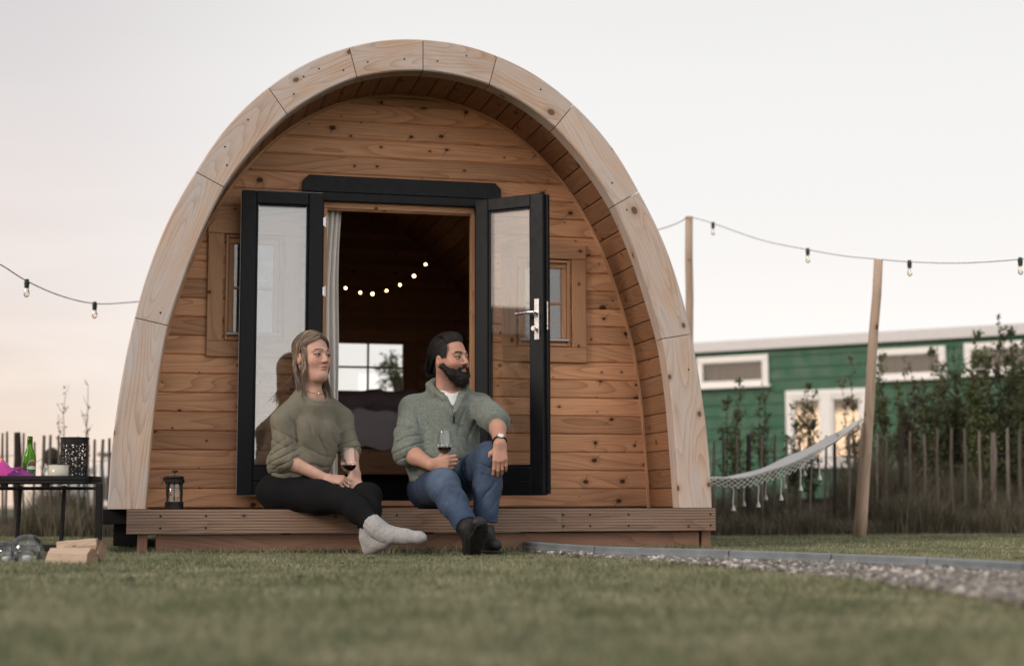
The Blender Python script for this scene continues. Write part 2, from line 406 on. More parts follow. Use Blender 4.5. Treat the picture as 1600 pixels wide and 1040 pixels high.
# outer shell behind the arch
LEN = 4.35
def shell(P, off, y0, y1, name, mat, inward=False, th=.03):
    mb = MB(); n = len(P); T = np.gradient(P, axis=0); N = np.stack([T[:, 1], -T[:, 0]], 1); N /= np.linalg.norm(N, axis=1)[:, None]
    A = P+N*off; vs = [(a[0], y, a[1]) for y in (y0, y1) for a in A]; B = A+N*(-th); vs += [(a[0], y, a[1]) for y in (y0, y1) for a in B]
    fs = []
    for i in range(n-1):
        fs += [(i, i+1, n+i+1, n+i), (2*n+i+1, 2*n+i, 3*n+i, 3*n+i+1), (i+1, i, 2*n+i, 2*n+i+1), (n+i, n+i+1, 3*n+i+1, 3*n+i)]
    mb.add(vs, fs); return mb.build(name, mat, pod)
T_ = np.gradient(PO, axis=0); 
nn_ = np.stack([T_[:, 1], -T_[:, 0]], 1); sgn_ = 1 if nn_[5, 0] > 0 else -1
shell(PO, -.02*sgn_*1, AT+.002, LEN, 'roof_shell', M['shingle'], th=.02)
mb = MB()                    # shingle courses : thin overlapping strips running along the shell
for i in range(0, len(PO)-1, 3):
    p = PO[i]; q = PO[min(i+3, len(PO)-1)]
    for j in range(11):
        y0 = AT+.02+j*.38; y1 = min(y0+.374, LEN)
        m_ = (p+q)/2; d = unit(q-p); nr = np.array([d[1], -d[0]])*sgn_
        for (a, b_, dd) in ((p, q, 0),):
            vs = [(a[0]-nr[0]*.016, y0, a[1]-nr[1]*.016), (b_[0]-nr[0]*.016, y0, b_[1]-nr[1]*.016), (b_[0]-nr[0]*.016, y1, b_[1]-nr[1]*.016), (a[0]-nr[0]*.016, y1, a[1]-nr[1]*.016)]
            tp = [(a[0]-nr[0]*.008, y0, a[1]-nr[1]*.008), (b_[0]-nr[0]*.004, y0, b_[1]-nr[1]*.004), (b_[0]-nr[0]*.004, y1, b_[1]-nr[1]*.004), (a[0]-nr[0]*.008, y1, a[1]-nr[1]*.008)]
            mb.add(vs+tp, [(4, 5, 6, 7), (0, 1, 5, 4), (1, 2, 6, 5), (2, 3, 7, 6), (3, 0, 4, 7)])
sh = mb.build('shingle_cover', M['shingle'], pod)
# lining boards (recess: soffit; further back: interior)
def lining(name, mat, y0, y1, off, z_from=.235, bw=.108, segs=None, skip=None):
    n = 400; P = full(INN, n); s = np.r_[0, np.cumsum(np.linalg.norm(np.diff(P, axis=0), axis=1))]
    cnt = int(round(s[-1]/bw)); mb = MB()
    for k in range(cnt):
        t0 = s[-1]*k/cnt; t1 = s[-1]*(k+1)/cnt
        a = samp(P, s, t0); b = samp(P, s, t1)
        d = unit(b-a); nr = np.array([d[1], -d[0]])*sgn_    # outward
        a = a+nr*off; b = b+nr*off; a = a+d*.0006; b = b-d*.0006
        w = np.linalg.norm(b-a); c = (a+b)/2+nr*.010
        R = fr((0, 1, 0), (d[0], 0, d[1]), (nr[0], 0, nr[1]))
        box(mb, (c[0], (y0+y1)/2, c[1]), (y1-y0, w, .020), R, .006, 0, 0)
    return mb.build(name, mat, pod)
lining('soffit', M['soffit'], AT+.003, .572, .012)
lining('interior_lining', M['inner'], .60, LEN-.04, .012, bw=.12)
# front wall of horizontal planks
WY = .57
q = {}
def w2(x, y, Y=WY): a = atY(x, y, Y); return a[0], a[2]
dl, dt = w2(505, 318); dr, _ = w2(742, 318); _, db = w2(620, 771)
DOOR = (dl, dr, db, dt)
# windows (outer trim rectangles)
lx0, lz1 = w2(326, 340); _, lz0 = w2(326, 557)
rx1, rz1 = w2(914, 384); _, rz0 = w2(914, 567)
rx0, _ = w2(783, 567)
lx1 = lx0+(rx1-rx0)
WIN = [(lx0, lx1, lz0, lz1), (rx0, rx1, rz0, rz1)]
openings = [(DOOR[0], DOOR[1], .25, DOOR[3])]
for (a, b, c, d) in WIN: openings.append((a+.105, b-.105, c+.11, d-.10))
mb = MB(); z = .238; pitch = .107
def plank_rows(z0, z1):
    zs = [z0]
    cuts = sorted([o[2] for o in openings]+[o[3] for o in openings])
    return [(z0, z1)]
while z < 2.64:
    z1 = min(z+pitch, 2.64); zm = (z+z1)/2
    ivs = [(-9, 9)]
    for (a, b, c, d) in openings:
        if c < zm < d:
            nv = []
            for (p, r_) in ivs:
                if b <= p or a >= r_: nv.append((p, r_)); continue
                if a > p: nv.append((p, a))
                if b < r_: nv.append((b, r_))
            ivs = nv
    for (p, r_) in ivs:
        W0 = halfw(INN, z)+.014; W1 = halfw(INN, min(z1, 2.6455))+.014
        xs = []
        for zz, W in ((z, W0), (z1, W1)):
            xs.append((max(p, PX-W), min(r_, PX+W)))
        b = .008; zz0 = z+.0004; zz1 = z1-.0004
        (a0, a1), (b0, b1) = xs
        if a1-a0 < .01: continue
        if b1 <= b0: b0 = b1 = PX
        y0 = WY; V = [(a0, y0+.022, zz0), (a1, y0+.022, zz0), (a0, y0+b, zz0), (a1, y0+b, zz0), (a0, y0, zz0+b), (a1, y0, zz0+b),
                      (b0, y0, zz1-b), (b1, y0, zz1-b), (b0, y0+b, zz1), (b1, y0+b, zz1), (b0, y0+.022, zz1), (b1, y0+.022, zz1)]
        Fs = [(0, 1, 3, 2), (2, 3, 5, 4), (4, 5, 7, 6), (6, 7, 9, 8), (8, 9, 11, 10), (1, 11, 9, 7, 5, 3), (0, 2, 4, 6, 8, 10)]
        mb.add(V, Fs, [[(V[i][0], V[i][2]) for i in f] for f in Fs])
    z += pitch
mb.build('front_wall', M['wall'], pod)
# inside skin of front wall (stops light leaking through the grooves)
def sheet_with_holes(mb, y0, y1, holes, W, zlo, zhi, nz=60):
    zs = sorted(set(list(np.linspace(zlo, zhi, nz))+[h[2] for h in holes]+[h[3] for h in holes]))
    for a, b in zip(zs[:-1], zs[1:]):
        if b-a < 1e-5: continue
        zm = (a+b)/2; w = W(zm); iv = [(PX-w, PX+w)]
        for (p, q_, c, d) in holes:
            if c < zm < d:
                nv = []
                for (e, f) in iv:
                    if q_ <= e or p >= f: nv.append((e, f)); continue
                    if p > e: nv.append((e, p))
                    if q_ < f: nv.append((q_, f))
                iv = nv
        for (e, f) in iv: box(mb, ((e+f)/2, (y0+y1)/2, zm), (f-e, y1-y0, b-a), None, 0)
mb = MB(); sheet_with_holes(mb, WY+.024, WY+.06, openings, lambda z_: halfw(INN, z_)+.01, .24, 2.62)
mb.build('wall_core', M['inner'], pod)
# bead along the joint of wall and soffit
mb = MB(); Pb = full(INN, 70); Tb = np.gradient(Pb, axis=0); Nb = np.stack([Tb[:, 1], -Tb[:, 0]], 1)*sgn_; Nb /= np.linalg.norm(Nb, axis=1)[:, None]
tube(mb, [(p[0]+n_[0]*.006, WY-.004, p[1]+n_[1]*.006) for p, n_ in zip(Pb, Nb)], .011, 6)
mb.build('joint_bead', M['trim'], pod)
# floor, back wall, base
mb = MB(); box(mb, (PX, (WY+LEN)/2+.05, .245), (2.86, LEN-WY-.1, .03), None, 0); mb.build('floor', M['inner'], pod)
bx0 = atY(516, 560, LEN)[0]; bx1, bz1 = atY(632, 535, LEN)[[0, 2]]; bz0 = atY(600, 615, LEN)[2]
mb = MB(); sheet_with_holes(mb, LEN-.04, LEN, [(bx0, bx1, bz0, bz1)], lambda z_: halfw(OUT, z_)-.03, .235, 2.79); mb.build('back_wall', M['inner'], pod)
def window(par, x0, x1, z0, z1, y, fw_=.035, mat=None, muntv=True, munth=True, depth=.04, glass=None, name='window'):
    mb = MB(); bv = .003
    for zz in (z0+fw_/2, z1-fw_/2): box(mb, ((x0+x1)/2, y, zz), (x1-x0, depth, fw_), None, bv)
    for xx in (x0+fw_/2, x1-fw_/2): box(mb, (xx, y, (z0+z1)/2), (fw_, depth-.002, z1-z0-2*fw_-.001), None, bv)
    if muntv: box(mb, ((x0+x1)/2, y, (z0+z1)/2), (.016, depth*.6, z1-z0-2*fw_), None, .002)
    if munth: box(mb, ((x0+x1)/2, y, (z0+z1)/2), (x1-x0-2*fw_, depth*.55, .016), None, .002)
    o = mb.build(name, mat, par)
    g = MB(); box(g, ((x0+x1)/2, y+.001, (z0+z1)/2), (x1-x0-2*fw_+.004, .004, z1-z0-2*fw_+.004)); g.build('pane', glass or M['glass2'], o)
    return o
window(pod, bx0, bx1, bz0, bz1, LEN-.03, .02, M['trim'])
mb = MB()   # trim round the back window, inside
for (c, s) in ((((bx0+bx1)/2, LEN-.055, bz1+.05), (bx1-bx0+.2, .025, .10)), (((bx0+bx1)/2, LEN-.055, bz0-.05), (bx1-bx0+.2, .025, .10)),
               ((bx1+.05, LEN-.055, (bz0+bz1)/2), (.10, .024, bz1-bz0-.002)), ((bx0-.05, LEN-.055, (bz0+bz1)/2), (.10, .024, bz1-bz0-.002))): box(mb, c, s, None, .004)
mb.build('back_window_trim', M['inner'], pod)
for sx in (-1, 1):      # base beams the arch stands on
    mb = MB(); xo = PX+sx*1.575
    box(mb, (xo, LEN/2+.03, .195), (.19, LEN-.06, .078), None, .004); box(mb, (xo-sx*.02, LEN/2+.04, .1), (.12, LEN-.12, .11), None, .004)
    box(mb, (xo-sx*.03, .6, .02), (.1, .3, .05), None, .004); box(mb, (xo-sx*.03, LEN-.5, .02), (.1, .3, .05), None, .004)
    mb.build('base_beam', M['blackwood'], pod)
# small side windows with wide flat trim
for wi, (x0, x1, z0, z1) in enumerate(WIN):
    left = wi == 0
    mb = MB(); tw = .088; y = WY-.012
    box(mb, ((x0+x1)/2, y, z0+tw/2), (x1-x0, .024, tw), None, .003)
    if left:   # top board cut to the arch on its outer corner
        V = []
        for yy in (y-.012, y+.012):
            V += [(x0, yy, z1-tw), (x1, yy, z1-tw), (x1, yy, z1), (x0+.05, yy, z1), (x0, yy, z1-.055)]
        Fs = [(0, 1, 2, 3, 4), (9, 8, 7, 6, 5)]+[(i, 5+i, 5+(i+1) % 5, (i+1) % 5) for i in range(5)]
        mb.add(V, Fs, [[(V[i][0], V[i][2]) for i in f] for f in Fs])
    else: box(mb, ((x0+x1)/2, y, z1-tw/2), (x1-x0, .024, tw), None, .003)
    for xx in (x0+tw/2, x1-tw/2): box(mb, (xx, y+.001, (z0+z1)/2), (tw, .022, z1-z0-2*tw-.002), None, .003)
    mb.build('window_trim', M['trim'], pod)
    a, b, c, d = x0+tw+.012, x1-tw-.012, z0+tw+.008, z1-tw-.008
    mb = MB()
    for xx in (a+.008, b-.008): box(mb, (xx, WY+.005, (c+d)/2), (.016, .05, d-c), None, .002)
    for zz in (c+.008, d-.008): box(mb, ((a+b)/2, WY+.006, zz), (b-a-.034, .048, .016), None, .002)
    mb.build('window_reveal', M['trim'], pod)
    w_ = window(pod, a+.018, b-.018, c+.018, d-.018, WY+.012, .03, M['trim'], False, True, .03)
    mb = MB(); box(mb, ((a+b)/2, WY-.016, c+.035), (b-a-.02, .03, .012), None, .002); mb.build('drip_rail', M['fascia'], w_)
# door frame (anthracite) with chamfered lintel board
x0, z1 = w2(473, 273, WY-.03); x1, _ = w2(782, 288, WY-.03); _, z0 = w2(474, 298, WY-.03)
mb = MB(); V = []
c = .035
for yy in (WY-.045, WY-.002): V += [(x0, yy, z0), (x1, yy, z0), (x1, yy, z1-c), (x1-c, yy, z1), (x0+c, yy, z1), (x0, yy, z1-c)]
Fs = [(0, 1, 2, 3, 4, 5), (11, 10, 9, 8, 7, 6)]+[(i, 6+i, 6+(i+1) % 6, (i+1) % 6) for i in range(6)]
mb.add(V, Fs)
for xx in np.linspace(x0+.2, x1-.2, 4):
    for zz in (z0+.02, z1-.03): mb.add([(xx+.004*math.cos(k), WY-.0455, zz+.004*math.sin(k)) for k in np.linspace(0, 5.4, 7)], [tuple(range(7))], None, 1)
mb.build('door_lintel', [M['anth'], M['blackwood']], pod)
fl, ft = w2(499, 306, WY-.02); frx, _ = w2(748, 318, WY-.02)
mb = MB(); fy = WY-.005
box(mb, ((fl+frx)/2, fy, DOOR[3]+.035), (frx-fl+.03, .085, .05), None, .003)
for xx in (DOOR[0]-.012, DOOR[1]+.012): box(mb, (xx, fy, (DOOR[3]+.248)/2), (.026, .085, DOOR[3]-.248), None, .003)
mb.build('door_frame', M['anth'], pod)
mb = MB(); box(mb, ((fl+frx)/2, WY+.02, DOOR[3]-.008), (DOOR[1]-DOOR[0]-.004, .06, .035), None, .002)
box(mb, (DOOR[1]-.012, WY+.02, (DOOR[3]+.27)/2), (.024, .05, DOOR[3]-.31), None, .002)
box(mb, (DOOR[0]+.012, WY+.02, (DOOR[3]+.27)/2), (.024, .05, DOOR[3]-.31), None, .002)
mb.build('door_jamb', M['trim'], pod)
mb = MB(); box(mb, ((fl+frx)/2, WY-.01, .262), (DOOR[1]-DOOR[0]-.004, .12, .03), None, .003); mb.build('door_sill', M['beam'], pod)
# doors
def door(hx, hy, ang, wid, z0, z1, flip, label):
    """leaf runs from the hinge along direction ang (world radians); flip: which side faces the viewer"""
    ux = np.array([math.cos(ang), math.sin(ang), 0]); nz_ = np.array([0, 0, 1.]); uy = np.cross(nz_, ux); R = fr(ux, uy, nz_)
    H = z1-z0; st = .083; tr_ = .072; br_ = .155; th = .055; o0 = np.array([hx, hy, 0.])
    P = lambda a, y, z_: o0+ux*a+uy*y+nz_*z_
    mb = MB(); zc = (z0+z1)/2
    for a in (st/2, wid-st/2): box(mb, P(a, 0, zc), (st, th, H), R, .004, 0, 2)
    box(mb, P(wid/2, 0, z1-tr_/2), (wid-2*st-.001, th-.002, tr_), R, .004)
    box(mb, P(wid/2, 0, z0+br_/4), (wid-2*st-.001, th-.002, br_/2), R, .004); box(mb, P(wid/2, 0, z0+br_*.75+.001), (wid-2*st-.001, th-.002, br_/2), R, .004)
    # glazing bead
    for a in (st+.006, wid-st-.006): box(mb, P(a, 0, (z0+br_+z1-tr_)/2), (.012, th-.022, H-br_-tr_), R, .003)
    for z_ in (z0+br_+.008, z1-tr_-.006): box(mb, P(wid/2, 0, z_), (wid-2*st-.026, th-.024, .012), R, .003)
    o = mb.build('door', M['anth'], pod); o['label'] = label
    g = MB(); box(g, P(wid/2, 0, (z0+br_+z1-tr_)/2), (wid-2*st-.006, .02, H-br_-tr_-.006), R); g.build('door_glass', M['glass'], o)
    s = MB(); f_ = flip
    box(s, P(wid+.001, f_*th*.32, zc), (.006, .007, H-.02), R); box(s, P(wid/2, f_*th*.32, z1+.001), (wid-.01, .006, .005), R); box(s, P(wid/2, f_*th*.32, z0-.002), (wid-.01, .006, .005), R)
    s.build('seal', M['anth_edge'], o)
    return o, P, R
zt = w2(503, 303, .45)[1]; zb = w2(503, 773, .45)[1]
hxl = atY(503, 500, .455)[0]; oxl = atY(374, 500, .475)[0]
dwid = hxl-oxl
dL, PL, RL = door(hxl, .455, PI-.012, dwid, zb, zt, 1, 'left open door, folded back flat beside the wall')
for z_ in (zt-.16, zt-.56, zb+.2):
    mb = MB(); tube(mb, [PL(-.012, .0, z_-.03), PL(-.012, 0, z_+.03)], .007, 8); box(mb, PL(.0, 0.0, z_), (.02, .012, .05), RL, .001); mb.build('hinge', M['steel'], dL)
hxr = atY(746, 500, .455)[0]
dR, PR, RR = door(hxr, .455, math.radians(-42), dwid-.015, zb, zt, 1, 'right open door with a lever handle, standing out at an angle')
uR = RR[:, 0]; nR = RR[:, 1]; vf = 1 if (CAM-PR(.2, 0, 1))@nR > 0 else -1
hw = dwid-.015-.04; zh = w2(845, 500, .2)[1]
# rebated edge (dark overhang strip) on the free edge
mb = MB(); box(mb, PR(dwid-.015+.008, -vf*.014, (zb+zt)/2), (.016, .026, zt-zb-.01), RR, .002); mb.build('door_rebate', M['anth'], dR)
mb = MB()
box(mb, PR(hw, vf*.031, zh+.0), (.030, .008, .235), RR, .002)
for zz in (-.1, .1): ball(mb, PR(hw, vf*.036, zh+zz), .004, 6)
hd = mb.build('handle_plate', M['steel'], dR)
mb = MB(); hz = zh+.035
tube(mb, [PR(hw, vf*.03, hz), PR(hw, vf*.075, hz)], .009, 10)
tube(mb, [PR(hw+.004, vf*.075, hz), PR(hw-.03, vf*.078, hz), PR(hw-.115, vf*.074, hz-.004)], [.010, .009, .0075], 10)
mb.build('lever_handle', M['steel'], dR)
mb = MB(); tube(mb, [PR(hw, vf*.03, zh-.055), PR(hw, vf*.06, zh-.055)], .007, 10); tube(mb, [PR(hw-.003, vf*.058, zh-.055), PR(hw-.003, vf*.07, zh-.055)], .014, 12); mb.build('thumb_turn', M['steel'], dR)
mb = MB(); box(mb, PR(dwid-.015+.0175, 0, zh+.02), (.004, .02, .16), RR); mb.build('latch_plate', M['steel'], dR)
# window glimpsed metal stay behind right door
# ---------------------------------------------------------------- deck
DY = -.27; dx0 = atY(198, 800, DY)[0]; dx1 = atY(1118, 800, DY)[0]
deck = thing('deck', ((dx0+dx1)/2, -.1, 0), 'low wooden deck step the two people sit on in front of the pod', 'deck')
mb = MB(); nb = 6; yy = DY+.024; wbd = (WY-.002-yy)/nb
for k in range(nb): box(mb, ((dx0+dx1)/2, yy+wbd*(k+.5), .2195), (dx1-dx0-.003*(k % 2), wbd-.005, .024), None, .003)
mb.build('deck_boards', M['deck'], deck)
# reeded fascia board : a ridged profile swept along x
def reeded(mb, x0, x1, y, z0, z1, ribs=8, uo=0):
    prof = [(y+.024, z0)]; h = z1-z0
    for i in range(ribs):
        a = z0+h*(i+.0)/ribs; d = h/ribs
        prof += [(y+.0018, a+.0015), (y, a+d*.25), (y, a+d*.75), (y+.0018, a+d-.0015)]
    prof += [(y+.024, z1)]
    n = len(prof); V = [(x, p[0], p[1]) for x in (x0, x1) for p in prof]
    Fs = [(i, i+1, n+i+1, n+i) for i in range(n-1)]+[tuple(range(n)), tuple(range(2*n-1, n-1, -1)), (0, n, 2*n-1, n-1)]
    mb.add(V, Fs, [[(V[i][0]+uo, V[i][2]) for i in f] for f in Fs])
mb = MB(); xj = atY(878, 800, DY)[0]
reeded(mb, dx0, xj-.001, DY, .110, .232); reeded(mb, xj+.001, dx1, DY, .110, .232, uo=4.7)
for px_ in (251, 322, 880, 884+38, 982, 1110, 620, 560):
    for zz in (.14, .2):
        c = atY(px_, 800, DY); mb.add([(c[0]+.006*math.cos(k), DY-.001, zz+.006*math.sin(k)) for k in np.linspace(0, 5.6, 8)], [tuple(range(8))], None, 1)
mb.build('fascia_board', [M['deck'], M['blackwood']], deck)
bx_0 = atY(243, 840, DY+.04)[0]; bx_1 = atY(1093, 840, DY+.04)[0]
mb = MB(); box(mb, ((bx_0+bx_1)/2, DY+.065, .0625), (bx_1-bx_0, .045, .088), None, .004); mb.build('lower_beam', M['beam'], deck)
for px_ in (222, 1104, 413, 937):
    c = atY(px_, 850, DY+.04); mb = MB()
    if px_ in (222, 1104): box(mb, (c[0], DY+.066, .053), (.05, .046, .11), None, .003, 0, 2)
    else: box(mb, (c[0], DY+.11, .03), (.05, .09, .08), None, .003, 0, 2)
    mb.build('foot_block', M['beam'], deck)
for k in range(5):
    mb = MB(); box(mb, (dx0+.05+(dx1-dx0-.1)*k/4, .17, .155), (.045, WY-DY-.2, .1), None, .003); mb.build('joist', M['blackwood'], deck)
# ---------------------------------------------------------------- interior
def cloth_sheet(name, mat, pts_fn, nu, nv, parent=None, th=.004):
    V = np.array([pts_fn(i/(nu-1), j/(nv-1)) for i in range(nu) for j in range(nv)])
    I = np.arange(nu*nv).reshape(nu, nv); Fq = np.stack([I[:-1, :-1], I[1:, :-1], I[1:, 1:], I[:-1, 1:]], -1).reshape(-1, 4)
    o = npmesh(name, V, Fq, mat, parent, True)
    if th:
        s = o.modifiers.new('Solid', 'SOLIDIFY'); s.thickness = th
    return o
t = NT('curtain_linen'); tc = t.n('TexCoord').outputs['Object']; f = t.noise(tc, 90, 3); t.bsdf(t.mix(f, (.74, .71, .67), (.86, .84, .81)), .9, f, .1); M['linen'] = t.m
cx0, cz1 = w2(506, 320, .68); cx1, _ = w2(531, 320, .68)
cur = thing('curtain', (cx0, .68, .27), 'off white linen curtain hanging at the left side of the doorway', 'curtain')
def cf(a, b):
    w_ = (cx1-cx0+.06); sp = 1.0-.12*math.sin(PI*b)
    return (cx0-.05+w_*a*sp+.006*math.sin(9*b+3*a), .655+.02*math.sin(a*2*PI*4.5+.8*math.sin(3*b))*(1-.15*b)+.01*math.sin(5*b+8*a), cz1+.02-(cz1-.30)*b)
cloth_sheet('curtain_cloth', M['linen'], cf, 90, 60, cur)
mb = MB(); tube(mb, [(DOOR[0]-.2, .66, cz1+.035), (DOOR[1]+.1, .66, cz1+.035)], .008, 8); mb.build('curtain_rod', M['black'], cur)
# bed
bed = thing('bed', (PX, 3, .26), 'wooden platform bed with rumpled dark grey bedding seen through the doorway', 'bed')
yb = 2.35
zt_b = atY(580, 700, yb)[2]
mb = MB(); box(mb, (PX, yb+.015, (zt_b-.09)), (2.55, .03, .18), None, .004); box(mb, (PX, (yb+LEN)/2, zt_b-.03), (2.5, LEN-yb-.15, .03), None, 0)
mb.build('bed_frame', M['inner'], bed)
mb = MB(); box(mb, (PX, yb+.1, (zt_b-.18+.26)/2), (2.4, .03, zt_b-.18-.26), None, 0); mb.build('bed_plinth', M['blackwood'], bed)
t = NT('grey_bedding'); tc = t.n('TexCoord').outputs['Object']; f = t.noise(tc, 6, 4); t.bsdf(t.mix(f, (.42, .39, .42), (.55, .52, .56)), .85, t.noise(tc, 9, 4), .6, .03); M['duvet'] = t.m
zt_d = atY(580, 642, yb)[2]
def df(a, b):
    x = PX-1.22+2.44*a
    if b < .35: q_ = b/.35; y = yb-.02-.03*math.sin(PI*q_); z_ = zt_b+.0+(zt_d-zt_b)*q_
    else: q_ = (b-.35)/.65; y = yb-.02+q_*1.75; z_ = zt_d+.03*math.sin(PI*min(1, q_*3))
    return (x+.01*math.sin(b*20), y+.012*math.sin(a*60+3*b)+.01*math.sin(a*23+b*9), z_+.012*math.sin(a*31+b*14)+.009*math.sin(a*77-b*11))
cloth_sheet('duvet', M['duvet'], df, 160, 60, bed, .01)
def pillow(c, s, rz, name, mat):
    nu, nv = 26, 18; V = []
    for i in range(nu):
        for j in range(nv):
            th_ = 2*PI*i/nu; ph = PI*j/(nv-1)
            x = math.cos(th_)*math.sin(ph); y = math.sin(th_)*math.sin(ph); z_ = math.cos(ph)
            sq = lambda v_: math.copysign(abs(v_)**.6, v_)
            V.append((sq(x)*s[0], sq(y)*s[1], z_*s[2]*(1+.12*math.sin(7*x+5*y))+.02*math.sin(5*x)))
    V = np.array(V); a = math.cos(rz), math.sin(rz); V = np.stack([V[:, 0]*a[0]-V[:, 1]*a[1]+c[0], V[:, 0]*a[1]+V[:, 1]*a[0]+c[1], V[:, 2]+c[2]], 1)
    I = np.arange(nu*nv).reshape(nu, nv); I2 = np.vstack([I, I[:1]])
    Fq = np.stack([I2[:-1, :-1], I2[1:, :-1], I2[1:, 1:], I2[:-1, 1:]], -1).reshape(-1, 4)
    return npmesh(name, V, Fq, mat, None, True)
t = NT('taupe_pillow'); tc = t.n('TexCoord').outputs['Object']; f = t.noise(tc, 5, 3); t.bsdf(t.mix(f, (.16, .12, .13), (.36, .29, .30)), .8, f, .4, .02); M['pillow'] = t.m
for k, (px_, lab) in enumerate(((558, 'taupe pillow lying at the left on the bed under the window'), (612, 'taupe pillow lying at the right on the bed, nearer the man'))):
    c = atY(px_, 628, 2.9); tag(pillow((c[0], 2.9, zt_d+.085), (.28, .2, .085), .1-.2*k, 'pillow', M['pillow']), lab, 'pillow', 'pillows on the bed')
# warm bulb string inside
t = NT('warm_bulb'); e = t.n('Emission', {0: (1.0, .62, .28), 1: 14.0}); t.link(e.outputs[0], t.out.inputs[0]); M['warm'] = t.m
ps = [(540, 450), (563, 457), (582, 459), (604, 454), (625, 445), (647, 431), (665, 413)]
pts = [atY(*p, 3.3) for p in ps]
fl_ = thing('string_lights', tuple(pts[0]), 'string of seven small warm glowing bulbs hanging inside the pod', 'string lights')
ext = [atY(518, 440, 3.3)]+pts+[atY(674, 402, 3.3)]
mb = MB(); tube(mb, [p+np.array([0, 0, .018]) for p in ext], .0025, 5); mb.build('cable', M['black'], fl_)
for i, p in enumerate(pts):
    mb = MB(); ball(mb, p, .0115 if i in (2, 5) else .0095, 8); mb.build('bulb', M['warm'], fl_, True)
# ================================================================ THINGS AROUND THE POD
# french press on the deck
c = atY(272, 793, -.05); c[2] = .232; k = 1/300.
fp = thing('french_press', tuple(c), 'black framed glass french press standing on the left end of the deck', 'coffee press')
h = .20; r = .047
mb = MB(); lathe(mb, [(.0001, .001), (r+.001, .001), (r+.001, .012), (r, .018), (r, .036), (r-.003, .04), (.0001, .04)], c, 28)
for a in range(4):
    q = PI/4+a*PI/2; p = c+np.array([math.cos(q)*r, math.sin(q)*r, 0]); tube(mb, [p+[0, 0, .03], p+[0, 0, .15]], .0045, 6)
lathe(mb, [(r-.001, .135), (r+.003, .137), (r+.003, .155), (r-.001, .157)], c, 28)
mb.build('frame', M['black'], fp)
mb = MB(); lathe(mb, [(r-.006, .03), (r-.004, .034), (r-.004, .165), (r-.006, .165)], c, 28); mb.build('glass_jar', M['clear'], fp, True)
mb = MB(); lathe(mb, [(.0001, .172), (r-.006, .171), (r, .168), (r, .160), (r-.003, .158), (.0001, .158)], c, 28); mb.build('lid', M['black'], fp, True)
mb = MB(); tube(mb, [c+[0, 0, .05], c+[0, 0, .2]], .002, 6); lathe(mb, [(.0001, .202), (.014, .2), (.017, .194), (.006, .190), (.0001, .19)], c, 14); mb.build('plunger', M['black'], fp)
mb = MB(); tube(mb, [c+[0, r, .145], c+[0, r+.03, .14], c+[0, r+.035, .1], c+[0, r+.03, .06], c+[0, r, .05]], .005, 8); mb.build('handle', M['black'], fp, True)
# ---------------------------------------------------------------- side table at the left
TD = 7.25
def tp(x, y, d=0.0): return atD(x, y, (TD+d))
tz = tp(60, 748)[2]
pR = atZ(155, 872+2, .0); 
tab = thing('garden_table', tuple(atZ(60, 872, 0)), 'low black metal garden table with slanted legs standing on the lawn', 'table')
e_r = atD(152, 750, TD+.2); cz = atD(157, 750, TD)[2]; e_r[2] = cz
ctr = atD(10, 750, TD+.2); ctr[2] = cz
rx_ = np.linalg.norm((e_r-ctr)[:2]); R0 = fr(unit(np.array([e_r[0]-ctr[0], e_r[1]-ctr[1], 0])), unit(np.cross([0, 0, 1.], np.array([e_r[0]-ctr[0], e_r[1]-ctr[1], 0]))), (0, 0, 1))
def rrect(hx, hy, rr, n=8):
    o = []
    for (sx, sy, a0) in ((1, 1, 0), (-1, 1, PI/2), (-1, -1, PI), (1, -1, 1.5*PI)):
        for i in range(n+1):
            a = a0+PI/2*i/n; o.append((sx*(hx-rr)+rr*math.cos(a), sy*(hy-rr)+rr*math.sin(a)))
    return o
def slab(mb, outline, z0, z1, c0, R):
    n = len(outline); V = [c0+R@np.array([p[0], p[1], z_]) for z_ in (z0, z1) for p in outline]
    mb.add(V, [tuple(range(n-1, -1, -1)), tuple(range(n, 2*n))]+[(i, (i+1) % n, n+(i+1) % n, n+i) for i in range(n)])
hx_, hy_ = rx_, .2
mb = MB(); slab(mb, rrect(hx_, hy_, .12), -.002, .006, ctr, R0)
oo = rrect(hx_, hy_, .12); ii = rrect(hx_-.012, hy_-.012, .11); n = len(oo)
V = [ctr+R0@np.array([p[0], p[1], z_]) for (L_, z_) in ((oo, -.012), (oo, .022), (ii, .022), (ii, -.012)) for p in L_]
mb.add(V, [(a*n+i, a*n+(i+1) % n, ((a+1) % 4)*n+(i+1) % n, ((a+1) % 4)*n+i) for a in range(4) for i in range(n)])
mb.build('table_top', M['black'], tab, False)
mb = MB(); ru = rrect(hx_-.03, hy_-.03, .1); 
tube(mb, [ctr+R0@np.array([p[0], p[1], -.035]) for p in ru+[ru[0]]], .007, 6)
for px_ in (-.8, -.35, .1, .55): box(mb, ctr+R0@np.array([px_*hx_, -hy_+.035, -.022]), (.035, .02, .026), R0, .004)
mb.build('under_rail', M['black'], tab)
for (lx, ly) in ((1, -1), (-1, -1), (-1, 1)):
    a = ctr+R0@np.array([lx*(hx_-.014), ly*(hy_-.03), -.012]); b = ctr+R0@np.array([lx*(hx_-.022), ly*(hy_-.02), 0]); b[2] = .0
    if lx < 0: b = ctr+R0@np.array([lx*(hx_+.02), ly*(hy_-.03), 0]); b[2] = 0
    if lx > 0: a = atD(155, 757, TD); a[2] = cz-.012; b = atD(153, 872, TD-.02); b[2] = 0
    mb = MB(); bar(mb, a, b, .030, .030, R0[:, 0], .005); mb.build('leg', M['black'], tab)
